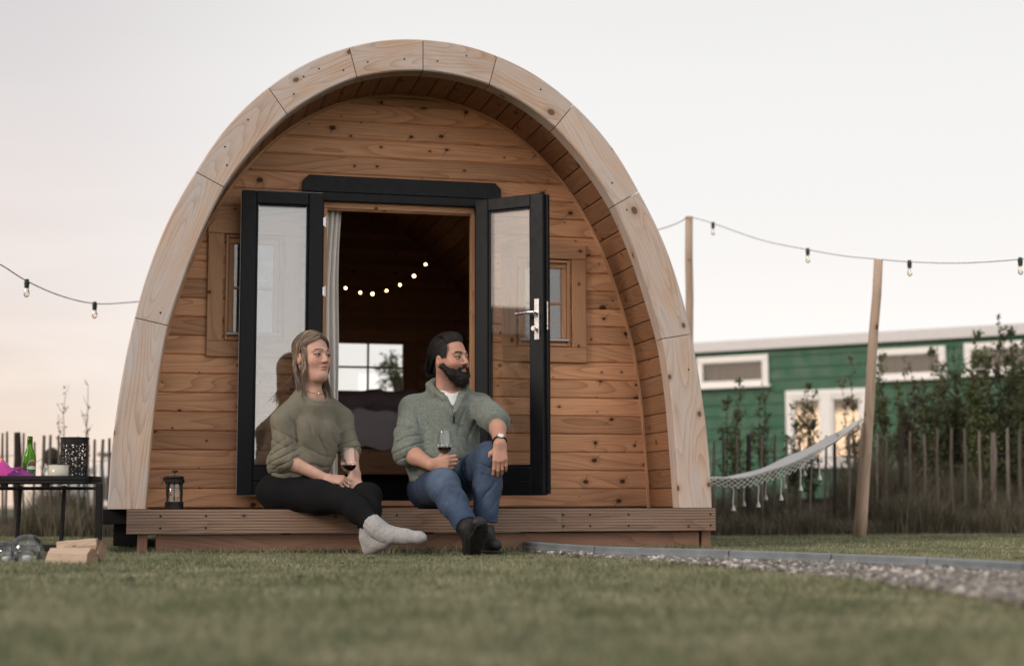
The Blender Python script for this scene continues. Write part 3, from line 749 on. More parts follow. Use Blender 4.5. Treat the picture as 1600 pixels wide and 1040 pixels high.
for (x_, yo) in ((32, .12), (101, .12)):   # thin mid struts
    a = atD(x_, 760, TD+.2+yo); a[2] = cz-.02; b = a+R0@np.array([-.012, 0, 0]); b[2] = .0
    mb = MB(); bar(mb, a, b, .018, .018, R0[:, 0], .004); mb.build('strut', M['black'], tab)
mb = MB(); f0 = ctr+R0@np.array([-hx_, -hy_+.03, 0]); f1 = ctr+R0@np.array([hx_, -hy_+.03, 0]); f0[2] = f1[2] = .055; bar(mb, f0, f1, .02, .03, (0, 0, 1), .004); mb.build('lower_bar', M['black'], tab)
top_z = cz+.007
def on_table(x, d): p = atD(x, 745, TD+d); p[2] = top_z; return p
# bottle
c = on_table(45, .2); u = TD/2400.
bt = thing('beer_bottle', tuple(c), 'green glass beer bottle with an oval label on the garden table', 'bottle')
mb = MB(); bp = [(.0001, .004), (.024, 0), (.030, .004), (.0305, .1), (.029, .115), (.02, .14), (.0145, .158), (.0125, .19), (.0135, .192), (.0135, .197), (.012, .2), (.0125, .208), (.0115, .21), (.0095, .21), (.0095, .16), (.017, .14), (.027, .112), (.028, .008), (.0001, .008)]
lathe(mb, bp, c, 28)
tt = NT('bottle_glass'); b_ = tt.bsdf((.30, .62, .08), .03, None, Transmission_Weight=.9, IOR=1.3); b_.inputs['Specular IOR Level'].default_value = .6; M['bottle'] = tt.m
mb.build('glass', M['bottle'], bt, True)
M['label'] = plain('label_green', (.03, .10, .035), .5); M['labelw'] = plain('label_band', (.55, .6, .5), .5); M['red'] = plain('label_star', (.5, .03, .02), .5)
def wrap(mb, c, r, a0, hw_, z0, hz_, n, mi, dr):   # oval wrapped on a cylinder
    V = [c+np.array([math.cos(a0)*(r+dr), math.sin(a0)*(r+dr), z0])]
    for i in range(n):
        q = 2*PI*i/n; a = a0+hw_*math.cos(q)/r; V.append(c+np.array([math.cos(a)*(r+dr), math.sin(a)*(r+dr), z0+hz_*math.sin(q)]))
    mb.add(V, [(0, 1+i, 1+(i+1) % n) for i in range(n)], None, mi)
mb = MB(); a0 = -PI/2+.5
for (hw_, hz_, mi, dr) in ((.024, .036, 1, .0006), (.022, .033, 0, .0012), (.022, .009, 1, .0018), (.006, .006, 2, .0024)): wrap(mb, c, .0305, a0, hw_, .058 if mi != 2 else .079, hz_, 20, mi, dr)
mb.build('label', [M['label'], M['labelw'], M['red']], bt)
# mug
c = on_table(91, .05)
mg = thing('enamel_mug', tuple(c), 'cream enamel mug with a dark rim on the garden table', 'mug'); M['enamel'] = plain('cream_enamel', (.52, .50, .42), .25)
mb = MB(); r = .046; lathe(mb, [(.0001, .001), (r-.004, 0), (r, .005), (r, .068), (r-.002, .068), (r-.002, .006), (.0001, .006)], c, 30); mb.build('cup', M['enamel'], mg, True)
mb = MB(); lathe(mb, [(r-.001, .067), (r+.0025, .069), (r-.001, .072), (r-.003, .069), (r-.001, .067)], c, 30); mb.build('rim', M['black'], mg, True)
mb = MB(); rr = -rt; tube(mb, [c+rr*r*.98+[0, 0, .055], c+rr*(r+.02)+[0, 0, .055], c+rr*(r+.026)+[0, 0, .035], c+rr*(r+.018)+[0, 0, .017], c+rr*r*.98+[0, 0, .015]], .0045, 8, flat=.6); mb.build('handle', M['enamel'], mg, True)
# lantern : a cylinder of black metal with a pattern of cut-outs
c = on_table(115, .32)
ln = thing('lantern', tuple(c), 'black perforated metal cylinder lantern at the right end of the garden table', 'lantern')
r = .066; H = .205; nu, nv = 72, 44; V = []; 
for i in range(nu):
    for j in range(nv): a = 2*PI*i/nu; V.append(c+np.array([r*math.cos(a), r*math.sin(a), H*j/(nv-1)]))
Fs = []; rg = random.Random(3)
for i in range(nu):
    for j in range(nv-1):
        pat = 2 < j < nv-6 and ((i//1) % 3 != 0) and (rg.random() < .45)
        if not pat: Fs.append((i*nv+j, ((i+1) % nu)*nv+j, ((i+1) % nu)*nv+j+1, i*nv+j+1))
mb = MB(); mb.add(V, Fs); o = mb.build('shade', M['black'], ln); s = o.modifiers.new('s', 'SOLIDIFY'); s.thickness = .0015
mb = MB(); lathe(mb, [(.0001, .002), (r-.002, .002), (r-.002, .008), (.0001, .008)], c, 30); mb.build('base', M['black'], ln); mb = MB(); lathe(mb, [(r-.003, H-.004), (r+.003, H-.004), (r+.003, H+.004), (r-.003, H+.004), (r-.003, H-.004)], c, 30); mb.build('ring', M['black'], ln)
# towel heap
c = on_table(5, .18)
tt = NT('printed_towel'); tc = tt.n('TexCoord').outputs['Object']; vo = tt.n('TexVoronoi', {'Vector': tc, 'Scale': 16.0}); rn = tt.n('SeparateColor', {0: vo.outputs['Color']}).outputs[0]
cc = tt.ramp(rn, [(0, (.22, .02, .18)), (.3, (.40, .04, .24)), (.48, (.62, .52, .56)), (.66, (.10, .01, .12)), (.8, (.62, .35, .12)), (.88, (.45, .05, .28))], 'CONSTANT'); tt.bsdf(cc, .9, tt.noise(tc, 60, 3), .4, .004); M['towel'] = tt.m
def tw(a, b):
    x = -.28+.50*a; y = -.13+.26*b; e = (1-(2*b-1)**2)**.5*min(1, (1-a)*2.2)
    hgt = (.125-.075*a)*e
    return tuple(c+R0@np.array([x+.012*math.sin(9*b), y, .003+max(0, hgt+.018*math.sin(22*a+6*b)*e+.012*math.sin(13*b+17*a)*e)]))
o = cloth_sheet('towel', M['towel'], tw, 60, 40, None, .003); tag(o, 'purple and pink printed towel heaped on the left of the garden table', 'towel')
# firewood: split logs on the lawn
M['split'] = wood('split_wood', (.46, .35, .26), (.26, .17, .11), (.1, .06, .03), (3, 8), .7, (.004, .008), 8, .2); M['bark'] = plain('bark', (.10, .07, .05), .9, nscale=60, namp=.5, bump=.8)
t = NT('log_end'); tc = t.n('TexCoord').outputs['Object']; f = t.noise(tc, 40, 4); t.bsdf(t.mix(f, (.16, .095, .06), (.34, .22, .15)), .9, f, .5); M['logend'] = t.m
def log(c, L, r0, rz, tilt, roll, lab, seed, prof):
    rg = random.Random(seed); a = np.array([math.cos(rz)*math.cos(tilt), math.sin(rz)*math.cos(tilt), math.sin(tilt)]); y = unit(np.cross([0, 0, 1.], a)); z_ = np.cross(a, y)
    ca, sa = math.cos(roll), math.sin(roll); y, z_ = y*ca+z_*sa, z_*ca-y*sa; R = fr(a, y, z_)
    mb = MB(); n = len(prof); m = 9; V = []
    for i in range(m):
        f = i/(m-1); V += [np.array(c)+R@np.array([(f-.5)*L+(rg.uniform(-.006, .006) if i in (0, m-1) else 0), p[0]*r0*(1+.05*rg.uniform(-1, 1)), p[1]*r0*(1+.05*rg.uniform(-1, 1))]) for p in prof]
    for i in range(m-1):
        for k_ in range(n):
            k2 = (k_+1) % n; bark = k_ < n-4
            mb.add([], [], None)
            mb.f.append([i*n+k_, i*n+k2, (i+1)*n+k2, (i+1)*n+k_]); mb.mi.append(1 if bark else 0); mb.uv.append([(i*.03, k_*.03), (i*.03, k2*.03), (i*.03+.03, k2*.03), (i*.03+.03, k_*.03)])
    mb.v = [tuple(map(float, p)) for p in V]; mb.n = len(V)
    mb.f += [list(range(n))[::-1], [(m-1)*n+k_ for k_ in range(n)]]; mb.mi += [2, 2]; mb.uv += [[(0, 0)]*n]*2
    o = mb.build('firewood_log', [M['split'], M['bark'], M['logend']]); return tag(o, lab, 'log', 'split logs on the lawn')
wedge = [(math.cos(a), math.sin(a)-.3) for a in np.linspace(-2.7, -.45, 8)]+[(.78, .15), (.35, .62), (-.1, .75), (-.6, .3)]
g0 = atZ(112, 884, 0)
log(g0+[.0, 0, .038], .20, .052, -.55, .0, 0, 'pale split log lying in front, cut end towards the pod', 1, wedge)
log(g0+[.03, .06, .05], .19, .046, -.4, .03, 2.2, 'split log lying behind the pale split log, bark uppermost', 2, wedge)
log(g0+[.02, .03, .085], .17, .034, -.3, .08, .6, 'small split log lying on top of the pile', 4, wedge)
# glass globes
for k, (px_, py_, r_, lab) in enumerate(((42, 872, .075, 'larger clear glass globe lying on the lawn beside the split logs'), (11, 876, .058, 'smaller clear glass globe at the left edge of the photo'))):
    d = 6.75; c = atD(px_, py_-8, d); c[2] = r_*.72
    gl = thing('glass_globe', tuple(c), lab, 'glass globe', 'glass globes on the lawn')
    mb = MB(); ball(mb, c, r_, 20); mb.build('globe', M['clear'], gl, True)
    mb = MB(); lathe(mb, [(.0001, -.01), (.02, -.01), (.022, .01), (.016, .02), (.0001, .022)], c-[0, 0, r_*.5], 14); mb.build('lamp_unit', M['fascia'], gl)

# ---------------------------------------------------------------- fences of chestnut paling
M['pale'] = wood('paling_wood', (.17, .145, .125), (.075, .06, .048), (.03, .02, .015), (2, 10), .5, (.003, .006), 8, .6, (.13, .12, .11), .45)
M['pale2'] = plain('dark_post', (.03, .022, .018), .9, nscale=30, namp=.3, bump=.4); M['wire'] = plain('fence_wire', (.08, .075, .07), .5, .6)
def fence(name_label, xs, D, dpt, top, seed, depthvar=0.0):
    """xs: image x of pales ; D: distance along the view axis"""
    rg = random.Random(seed)
    p0 = atD(xs[0][0], 800, D); p0[2] = 0
    fe = thing('paling_fence', tuple(p0), name_label, 'fence', 'chestnut paling fences')
    ends = []
    for (x, ty, w_, lean, dark) in xs:
        b = atD(x, 840, D); b[2] = -.02; tpz = atD(x+lean, ty, D)
        mb = MB(); n = 5; P = []
        for i in range(n):
            f = i/(n-1); P.append(b+(tpz-b)*f+np.array([rg.uniform(-.007, .007), rg.uniform(-.007, .007), 0])*(0 < i < n-1))
        r = w_*D/2400/2
        tube(mb, P, [r*rg.uniform(.85, 1.1) for _ in P[:-1]]+[r*.8], 6, 0, True, (rg.random()*9, rg.random()*3), flat=.75)
        mb.build('post' if dark else 'pale', M['pale2'] if dark else M['pale'], fe)
        ends.append((b, tpz))
    mb = MB()
    for hz_ in (.25, .78):
        for s_ in (-.012, .012):
            tube(mb, [e[0]+(e[1]-e[0])*hz_+np.array([0, s_, .004*math.sin(i*3)]) for i, e in enumerate(ends)], .0016, 4)
    mb.build('wire', M['wire'], fe)
rg = random.Random(11); L = []
for (x, ty, w_, lean, dk) in ((3, 676, 4, 1, 0), (9, 674, 4, 2, 0), (27, 675, 12, 0, 1), (36, 676, 4, 1, 0), (52, 690, 4, 2, 0), (63, 680, 6, 6, 0), (78, 679, 5, 1, 0), (91, 680, 4, 0, 0), (107, 684, 4, 2, 0), (122, 682, 5, 0, 0), (137, 684, 4, 1, 0), (147, 686, 5, 1, 0), (158, 686, 6, 3, 0), (171, 684, 5, 0, 0)): L.append((x, ty, w_, lean, dk))
L = [(x, ty, w_, lean, dk) for (x, ty, w_, lean, dk) in L]
pre = [(-40-13*i, 675+rg.uniform(-4, 4), 5, rg.uniform(-2, 2), i == 4) for i in range(9)][::-1]
fence('weathered paling fence with leaning stakes to the left of the pod', pre+L, 12.9, 0, 0, 5)
L = []
for (x, ty, w_, lean, dk) in ((1116, 690, 5, 0, 0), (1130, 678, 6, 0, 0), (1150, 680, 4, 1, 0), (1170, 679, 9, 0, 1), (1190, 680, 6, 1, 0), (1209, 679, 5, 2, 0), (1229, 684, 4, 1, 0), (1249, 681, 5, 0, 0), (1267, 682, 3, 1, 0), (1287, 680, 4, 4, 0), (1304, 678, 6, 0, 1), (1325, 676, 6, 1, 0), (1355, 680, 4, 1, 0), (1371, 678, 4, 0, 0), (1384, 676, 5, 2, 0), (1409, 665, 11, 0, 1), (1424, 674, 5, -2, 0), (1446, 678, 5, -2, 0), (1468, 670, 6, -3, 0), (1489, 669, 6, -2, 0), (1509, 669, 5, -2, 0), (1532, 673, 5, -2, 0), (1530+20, 676, 4, 0, 0), (1556, 675, 7, -3, 0), (1577, 668, 6, -3, 0), (1597, 670, 6, -3, 0)): L.append((x, ty, w_, lean, dk))
post_ = [(1616+20*i, 672+rg.uniform(-4, 4), 5, -2, i == 3) for i in range(9)]
fence('weathered paling fence running behind the hammock to the right of the pod', L+post_, 12.75, 0, 0, 6)

# ---------------------------------------------------------------- green cabin
az = PSI-math.radians(59.4); cd = np.array([math.sin(az), math.cos(az), 0]); cn = np.array([-cd[1], cd[0], 0])
if cn@(CAM-atD(1300, 600, 24)) < 0: cn = -cn
P0 = atD(1085, 600, 25.0)
def gp(x, y, o=0.0): return atP(x, y, P0+cn*o, cn)
def gs(x, y=700, o=0.0): return float((gp(x, y, o)-P0)@cd)
s_lo = gs(1760); s_hi = gs(905)
ztop = gp(1340, 521)[2]; zf = gp(1340, 538)[2]
def g3(s, o, z_): return np.array([P0[0]+cd[0]*s+cn[0]*o, P0[1]+cd[1]*s+cn[1]*o, z_])
cab = thing('green_cabin', tuple(g3((s_lo+s_hi)/2, -1.5, 0)), 'long green clapboard cabin with white framed windows beyond the fence', 'cabin')
RG = fr(cd, cn, (0, 0, 1)); 
wins = []   # (s0,s1,z0,z1,kind)
def wrect(x0, x1, yt, yb, kind):
    xm = (x0+x1)/2; wins.append((gs(x1), gs(x0), gp(xm, yb)[2], gp(xm, yt)[2], kind))
wrect(1093, 1205, 556, 605, 'long'); wrect(1367, 1484, 543, 593, 'long'); wrect(1513, 1640, 533, 585, 'long'); wrect(1231, 1360, 608, 729, 'double')
mb = MB(); pitch = .186; z = .35; k_ = 0
def cut(iv, holes, zm):
    for (a, b, c_, d) in holes:
        if c_ < zm < d:
            nv = []
            for (e, f) in iv:
                if b <= e or a >= f: nv.append((e, f)); continue
                if a > e: nv.append((e, a))
                if b < f: nv.append((b, f))
            iv = nv
    return iv
holes = [w_[:4] for w_ in wins]
zz = sorted(set([.35+pitch*i for i in range(40)]+[h[2] for h in holes]+[h[3] for h in holes]+[zf+.02])); zz = [v for v in zz if .35 <= v <= zf+.021]
for a_, b_ in zip(zz[:-1], zz[1:]):
    if b_-a_ < 1e-4: continue
    zm = (a_+b_)/2; i0 = math.floor((zm-.35)/pitch); base = .35+pitch*i0
    off = lambda z_: .03-.022*(z_-base)/pitch
    for (e, f) in cut([(s_lo, s_hi)], holes, zm):
        V = [g3(e, off(a_), a_), g3(f, off(a_), a_), g3(f, off(b_), b_), g3(e, off(b_), b_), g3(e, -.02, a_), g3(f, -.02, a_), g3(f, -.02, b_), g3(e, -.02, b_)]
        mb.add(V, [(0, 1, 2, 3), (1, 0, 4, 5), (3, 2, 6, 7), (7, 6, 5, 4)])
mb.build('front_wall', M['green'], cab)
mb = MB()
for s_ in (s_lo, s_hi): box(mb, g3(s_, -1.5, (zf+.35)/2), (.03, 2.96, zf-.35), RG)
box(mb, g3((s_lo+s_hi)/2, -3.0, (zf+.35)/2), (s_hi-s_lo, .03, zf-.35), RG); mb.build('side_wall', M['green'], cab)
M['dim'] = plain('dim_interior', (.10, .08, .07), .9)
mb = MB(); box(mb, g3((s_lo+s_hi)/2, -1.5, .38), (s_hi-s_lo-.06, 2.9, .04), RG); box(mb, g3((s_lo+s_hi)/2, -1.6, (zf+.4)/2), (s_hi-s_lo-.06, .04, zf-.45), RG); mb.build('interior', M['dim'], cab)
mb = MB(); box(mb, g3((s_lo+s_hi)/2, .10, (ztop+zf)/2), (s_hi-s_lo+.4, .03, ztop-zf), RG, .005); mb.build('roof_fascia', M['fascia'], cab)
mb = MB(); box(mb, g3((s_lo+s_hi)/2, -1.5, ztop-.03), (s_hi-s_lo+.38, 3.16, .05), RG); mb.build('roof', M['shingle'], cab)
mb = MB(); box(mb, g3((s_lo+s_hi)/2, -.1, .17), (s_hi-s_lo-.3, .05, .34), RG); mb.build('skirting', M['blackwood'], cab)
t = NT('curtain_taupe'); tc = t.n('TexCoord').outputs['Object']; f = t.noise(tc, 3, 3); t.bsdf(t.mix(f, (.17, .155, .15), (.24, .22, .21)), .9); M['taupe'] = t.m
for (s0, s1, z0, z1, kd) in wins:
    mb = MB(); w_ = .105; sm = (s0+s1)/2; zm = (z0+z1)/2; o = .045
    for z_ in (z0+w_/2, z1-w_/2): box(mb, g3(sm, o, z_), (s1-s0, .05, w_), RG, .006)
    for s_ in (s0+w_/2, s1-w_/2): box(mb, g3(s_, o, zm), (w_, .048, z1-z0-2*w_-.002), RG, .006)
    if kd == 'double': box(mb, g3(sm, o+.01, zm), (.16, .05, z1-z0-2*w_-.002), RG, .006)
    o_ = mb.build('window_frame', M['white'], cab)
    mb = MB(); box(mb, g3(sm, .09, z0-.0), (s1-s0+.1, .08, .035), RG, .005); mb.build('window_sill', M['white'], o_)
    mb = MB(); box(mb, g3(sm, .03, zm), (s1-s0-2*w_+.01, .006, z1-z0-2*w_+.01), RG); mb.build('pane', M['glassfar'], o_)
    mb = MB(); n = 40
    V = []; 
    for i in range(n+1):
        s_ = s0+(s1-s0)*i/n; oo_ = -.1+.02*math.sin(i*1.3); V += [g3(s_, oo_, z0), g3(s_, oo_, z1)]
    mb.add(V, [(2*i, 2*i+2, 2*i+3, 2*i+1) for i in range(n)]); mb.build('window_curtain', M['taupe'], o_)
    if kd == 'double':
        for sg in (-1, 1):
            mb = MB()
            a, b = (s0+w_+.0, sm-.08) if sg < 0 else (sm+.08, s1-w_)
            for z_ in (z0+w_+.02, z1-w_-.03): box(mb, g3((a+b)/2, .05, z_), (b-a, .03, .05), RG, .004)
            for s_ in (a+.02, b-.02): box(mb, g3(s_, .051, (z0+z1)/2), (.04, .028, z1-z0-2*w_-.14), RG, .004)
            mb.build('casement', M['white'], o_)
# small lamp at the cabin wall (far right)
# ---------------------------------------------------------------- posts, string lights, hammock
def polepost(xb, yb, xt, yt, D, w_, lab, seed):
    b = atD(xb, yb, D); b[2] = -.05; tpp = atD(xt, yt, D); mb = MB(); rg = random.Random(seed); n = 9
    P = [b+(tpp-b)*i/(n-1)+np.array([rg.uniform(-.004, .004), 0, 0]) for i in range(n)]; r = w_*D/2400/2
    tube(mb, P, [r*(1.12-.2*i/(n-1)) for i in range(n)], 12, 0, True, (seed*1.7, seed)); o = mb.build('wooden_post', M['post'], None, True)
    for p_ in o.data.polygons:
        if len(p_.vertices) > 4: p_.use_smooth = False
    return tag(o, lab, 'post'), tpp, b
_, topB, botB = polepost(1344, 843, 1373, 405, 11.1, 15, 'leaning round wooden post carrying the string lights and the hammock', 3)
_, topB2, _ = polepost(1337, 842, 1350, 660, 11.25, 10, 'shorter round wooden stake standing close beside the leaning hammock post', 5)
_, topA, _ = polepost(1078, 850, 1076.5, 338, 13.5, 13, 'tall upright wooden post rising behind the right side of the pod', 8)
_, topC, _ = polepost(-190, 846, -190, 350, 8.5, 18, 'wooden post outside the left edge of the photo', 9)
_, topE, _ = polepost(1760, 852, 1762, 380, 9.6, 18, 'wooden post outside the right edge of the photo', 4)
M['cablecol'] = plain('cable_brown', (.10, .07, .05), .6); M['socket'] = plain('green_black_socket', (.012, .02, .016), .5)
M['bulbglass'] = glass_mat('bulb_glass', .08, (.93, .88, .8))
def light_string(name_loc, pts, bulbs, lab, rad=.005):
    o = thing('string_lights', tuple(name_loc), lab, 'string lights', 'outdoor string lights'); mb = MB(); tube(mb, pts, rad, 6); mb.build('cable', M['cablecol'], o)
    for p in bulbs:
        mb = MB(); tube(mb, [p+np.array([0, 0, .012]), p-np.array([0, 0, .01]), p-np.array([0, 0, .045])], [.012, .017, .014], 10); s = mb.build('socket', M['socket'], o)
        mb = MB(); lathe(mb, [(.012, -.045), (.016, -.058), (.019, -.075), (.016, -.092), (.008, -.102), (.0001, -.104)], p, 12); mb.build('bulb', M['bulbglass'], s, True)
def spline(P, n=8):
    P = [np.array(p) for p in P]; o = []
    for i in range(len(P)-1):
        a = P[max(i-1, 0)]; b = P[i]; c_ = P[i+1]; d = P[min(i+2, len(P)-1)]
        for j in range(n):
            t_ = j/n; o.append(.5*((2*b)+(-a+c_)*t_+(2*a-5*b+4*c_-d)*t_**2+(-a+3*b-3*c_+d)*t_**3))
    o.append(P[-1]); return o
lp = [topC]+[atD(x, y, d) for (x, y, d) in ((-80, 372, 8.9), (0, 413, 9.4), (42, 439, 9.7), (95, 462, 10.1), (148, 474, 10.5), (205, 472, 10.9), (300, 462, 11.6))]
lp += [np.array([-1.35, 3.6, 1.95])]
light_string(topC, spline(lp), [atD(42, 439, 9.7), atD(148, 474, 10.5)], 'string of clear bulbs sagging across the sky to the left of the pod', .0035)
lp = [np.array([1.25, 3.6, 2.12]), atD(1025, 360, 13.0), topA]
light_string(topA, spline(lp), [], 'short bare cable rising from behind the pod to the tall post', .004)
mid = [topA]+[atD(x, y, d) for (x, y, d) in ((1114, 349, 13.1), (1190, 375, 12.4), (1262, 390, 11.9), (1320, 400, 11.5))]+[topB]
mid2 = [topB]+[atD(x, y, d) for (x, y, d) in ((1421, 409, 10.9), (1500, 411, 10.5), (1594, 405, 10.1), (1680, 393, 9.8))]+[topE]
light_string(topB, spline(mid)+spline(mid2)[1:], [atD(1114, 349, 13.1), atD(1262, 390, 11.9), atD(1421, 409, 10.9), atD(1594, 405, 10.1)], 'string of clear bulbs running over the two posts at the right', .003)
# hammock
M['rope'] = plain('white_cotton', (.66, .65, .62), .9, nscale=120, namp=.1, bump=.4)
hA = atD(1343, 657, 11.05)
hp = [atD(x, y, d) for (x, y, d) in ((1339, 660, 11.03), (1322, 672, 11.0), (1300, 686, 10.98), (1270, 702, 10.95), (1240, 716, 10.92), (1200, 733, 10.9), (1160, 744, 10.88), (1115, 748, 10.86), (1060, 744, 10.84))]
hL = np.array([1.66, hp[-1][1]-.02, 1.0]); hp = hp+[hp[-1]*.5+hL*.5+[0, 0, -.06], hL]
ham = thing('hammock', tuple(hp[5]*[1, 1, 0]), 'white cotton hammock with tasselled fringe tied to the leaning post', 'hammock')
S = spline(hp, 8); m = len(S)
mb = MB(); nv = 13; V = []
for i, p in enumerate(S):
    f = i/(m-1); wdt = .02+.15*max(0, math.sin(PI*min(1, f*1.0)))**.8; sag = .014+.025*math.sin(PI*f)
    for j in range(nv):
        q = -1+2*j/(nv-1); V.append(p+np.array([.03*q*wdt, q*wdt, -sag*(1-q*q)-.006*math.sin(j*2+i*.4)]))
Fs = [(i*nv+j, (i+1)*nv+j, (i+1)*nv+j+1, i*nv+j+1) for i in range(m-1) for j in range(nv-1)]
mb.add(V, Fs); o = mb.build('bed_cloth', M['rope'], ham, True); s = o.modifiers.new('s', 'SOLIDIFY'); s.thickness = .012
mb = MB(); tube(mb, S[:14], [.018]*3+[.02, .02]+[.022]*9, 8); tube(mb, [topB2*[1, 1, 1]*0+hA+[.03, .03, .01], hA, S[0]], .014, 8); mb.build('bundle', M['rope'], ham, True)
edges = {}
for side, j in ((-1, 0), (1, nv-1)):
    E_ = [np.array(V[i*nv+j]) for i in range(m)]; mb = MB(); i0, i1 = 22, 66
    # net of crossing cords hanging from the edge
    depth = lambda f: .075*math.sin(PI*f)**.6
    K = 26
    def ep(f):
        x = i0+(i1-i0)*f; a = int(x); return E_[a]*(1-(x-a))+E_[min(a+1, m-1)]*(x-a)
    for k_ in range(K):
        for dr in (-1, 1):
            P = []
            for q in range(7):
                f = (k_+.5)/K+dr*q/6*2.2/K
                if 0 <= f <= 1: P.append(ep(f)+np.array([0, side*.01, -depth(f)*q/6]))
            if len(P) > 1: tube(mb, P, .0028, 4)
    mb.build('net_edge', M['rope'], ham)
    xs_ = (1147, 1183, 1219, 1251, 1280) if side < 0 else (1162, 1195, 1227, 1257)
    for x in xs_:
        # nearest point on that edge
        ds = [abs(float(((e-CAM)@rt)/((e-CAM)@fw)*F+800)-x) for e in E_]; ib = int(np.argmin(ds)); f = np.clip((ib-i0)/(i1-i0), 0, 1); a = E_[ib]+np.array([0, side*.01, -depth(f)])
        if x == 1280: a = a-np.array([0, 0, .03])
        mb = MB(); n = 6; P = [a+np.array([.003*math.sin(q), 0, -.125*q/n]) for q in range(n+1)]
        tube(mb, P, [.0045]*n+[.005], 6); tube(mb, [P[-1]+[0, 0, .006], P[-1], P[-1]-[0, 0, .028]], [.007, .009, .016], 7)
        mb.build('tassel', M['rope'], ham)

# ---------------------------------------------------------------- background left
tl = thing('white_caravan', tuple(atD(150, 790, 26)*[1, 1, 0]), 'small white caravan with a dark roof far off between the stakes and the pod', 'caravan')
c0 = atD(152, 790, 26); u = 26/2400.; RC = fr(_rt, np.cross([0, 0, 1.], _rt), (0, 0, 1))
def C(x, y): p = atD(x, y, 26); return p
mb = MB(); a = C(136, 760); b = C(176, 712); w_ = np.linalg.norm(((b-a)*[1, 1, 0])); hh = b[2]
pr = [(0, .35), (w_, .35), (w_, hh), (.28, hh), (.12, hh-.25), (.02, hh-.7)]
V = [a*[1, 1, 0]+RC@np.array([p[0], o_, p[1]]) for o_ in (0, 2.2) for p in pr]; n = len(pr)
mb.add(V, [tuple(range(n)), tuple(range(2*n-1, n-1, -1))]+[(i, n+i, n+(i+1) % n, (i+1) % n) for i in range(n)]); mb.build('body', M['white'], tl)
mb = MB(); box(mb, a*[1, 1, 0]+RC@np.array([w_/2+.12, 1.1, hh+.03]), (w_-.1, 2.3, .06), RC, .01); mb.build('roof', M['dim'], tl)
mb = MB(); box(mb, a*[1, 1, 0]+RC@np.array([w_*.82, -.012, hh-.55]), (w_*.3, .02, .42), RC, .005); mb.build('window', M['glassfar'], tl)
tl2 = thing('white_shed', tuple(atD(85, 790, 24)*[1, 1, 0]), 'low white shed far off behind the fence under the garden table', 'shed')
a = atD(66, 775, 24)*[1, 1, 0]; w_ = 34*24/2400.; mb = MB(); h1 = atD(80, 732, 24)[2]; box(mb, a+RC@np.array([w_/2, .8, h1/2]), (w_, 1.6, h1), RC, .02); mb.build('wall', M['white'], tl2)
mb = MB(); box(mb, a+RC@np.array([w_/2, .8, h1+.03]), (w_+.1, 1.7, .06), RC, .01); mb.build('roof', M['fascia'], tl2)
# dark shed to the left of the camera, seen reflected in the door glass
sd = thing('timber_shed', (-12.8, -4.5, 0), 'dark timber shed outside the frame, seen mirrored in the door glass', 'shed')
mb = MB(); box(mb, (-12.8, -4.5, 1.3), (3, 9, 2.6), None, .02); mb.build('wall', M['inner'], sd)
mb = MB(); mb.add([(-14.5, -9.2, 2.6), (-11.1, -9.2, 2.6), (-12.8, -9.2, 3.2), (-14.5, .2, 2.6), (-11.1, .2, 2.6), (-12.8, .2, 3.2)], [(0, 1, 2), (5, 4, 3), (0, 2, 5, 3), (1, 4, 5, 2), (0, 3, 4, 1)]); mb.build('roof', M['shingle'], sd)

# ---------------------------------------------------------------- ground, path, lawn
t = NT('lawn_soil'); tc = t.n('TexCoord').outputs['Object']; a = t.noise(tc, .6, 5); b = t.noise(tc, 60, 4, .7)
cc = t.mix(t.mapr(b, .3, .7), (.035, .045, .018), (.10, .10, .05)); cc = t.mix(t.math('MULTIPLY', t.mapr(a, .45, .7), .5), cc, (.13, .115, .065)); t.bsdf(cc, .95, b, .8, .02); M['soil'] = t.m
mb = MB(); mb.add([(-260, -60, 0), (260, -60, 0), (260, 420, 0), (-260, 420, 0)], [(0, 1, 2, 3)]); tag(mb.build('ground', M['soil']), kind='structure')
far = [atZ(x, y, 0) for (x, y) in ((815, 863), (930, 873), (1140, 880), (1300, 886), (1450, 893), (1600, 903))]
far.append(far[-1]+(far[-1]-far[-2])*1.2)
d_ = far[1]-far[0]; 
nearw = [.03, .15, .45, .85, 1.15, 1.4, 1.7]
near = []
for (x_, y_) in ((840, 866), (960, 877), (1140, 890), (1300, 906), (1450, 926), (1600, 949), (1820, 985)): near.append(atZ(x_, y_, 0))
for i, p in enumerate([]):
    tdir = unit((far[min(i+1, 6)]-far[max(i-1, 0)])*[1, 1, 0]); nrm = np.array([tdir[1], -tdir[0], 0]); 
    if nrm[1] > 0: nrm = -nrm
    near.append(p+nrm*nearw[i]*1.0)
t = NT('gravel_bed'); tc = t.n('TexCoord').outputs['Object']; b = t.noise(tc, 90, 4); t.bsdf(t.mix(b, (.03, .028, .025), (.10, .092, .08)), .95, b, .6, .01); M['gbed'] = t.m
mb = MB(); V = [tuple(p+[0, 0, .004]) for p in far]+[tuple(p+[0, 0, .004]) for p in near]; mb.add(V, [(i, 7+i, 8+i, i+1) for i in range(6)]); tag(mb.build('gravel_path', M['gbed']), kind='structure')
FP = np.array(far)[:, :2]; NP_ = np.array(near)[:, :2]
n = 26000; rg = np.random.default_rng(3); q = rg.uniform(0, 5.999, n); i = q.astype(int); f = (q-i)[:, None]; w_ = rg.uniform(0.02, 1.03, n)[:, None]
A = FP[i]*(1-f)+FP[i+1]*f; B = NP_[i]*(1-f)+NP_[i+1]*f; P = A*(1-w_)+B*w_
keep = rg.random(n) < np.clip(np.linalg.norm(A-B, axis=1)/1.0, .1, 1); P = P[keep]
S_ = rg.uniform(.005, .0125, len(P))*np.where(rg.random(len(P)) < .09, 1.6, 1.0)
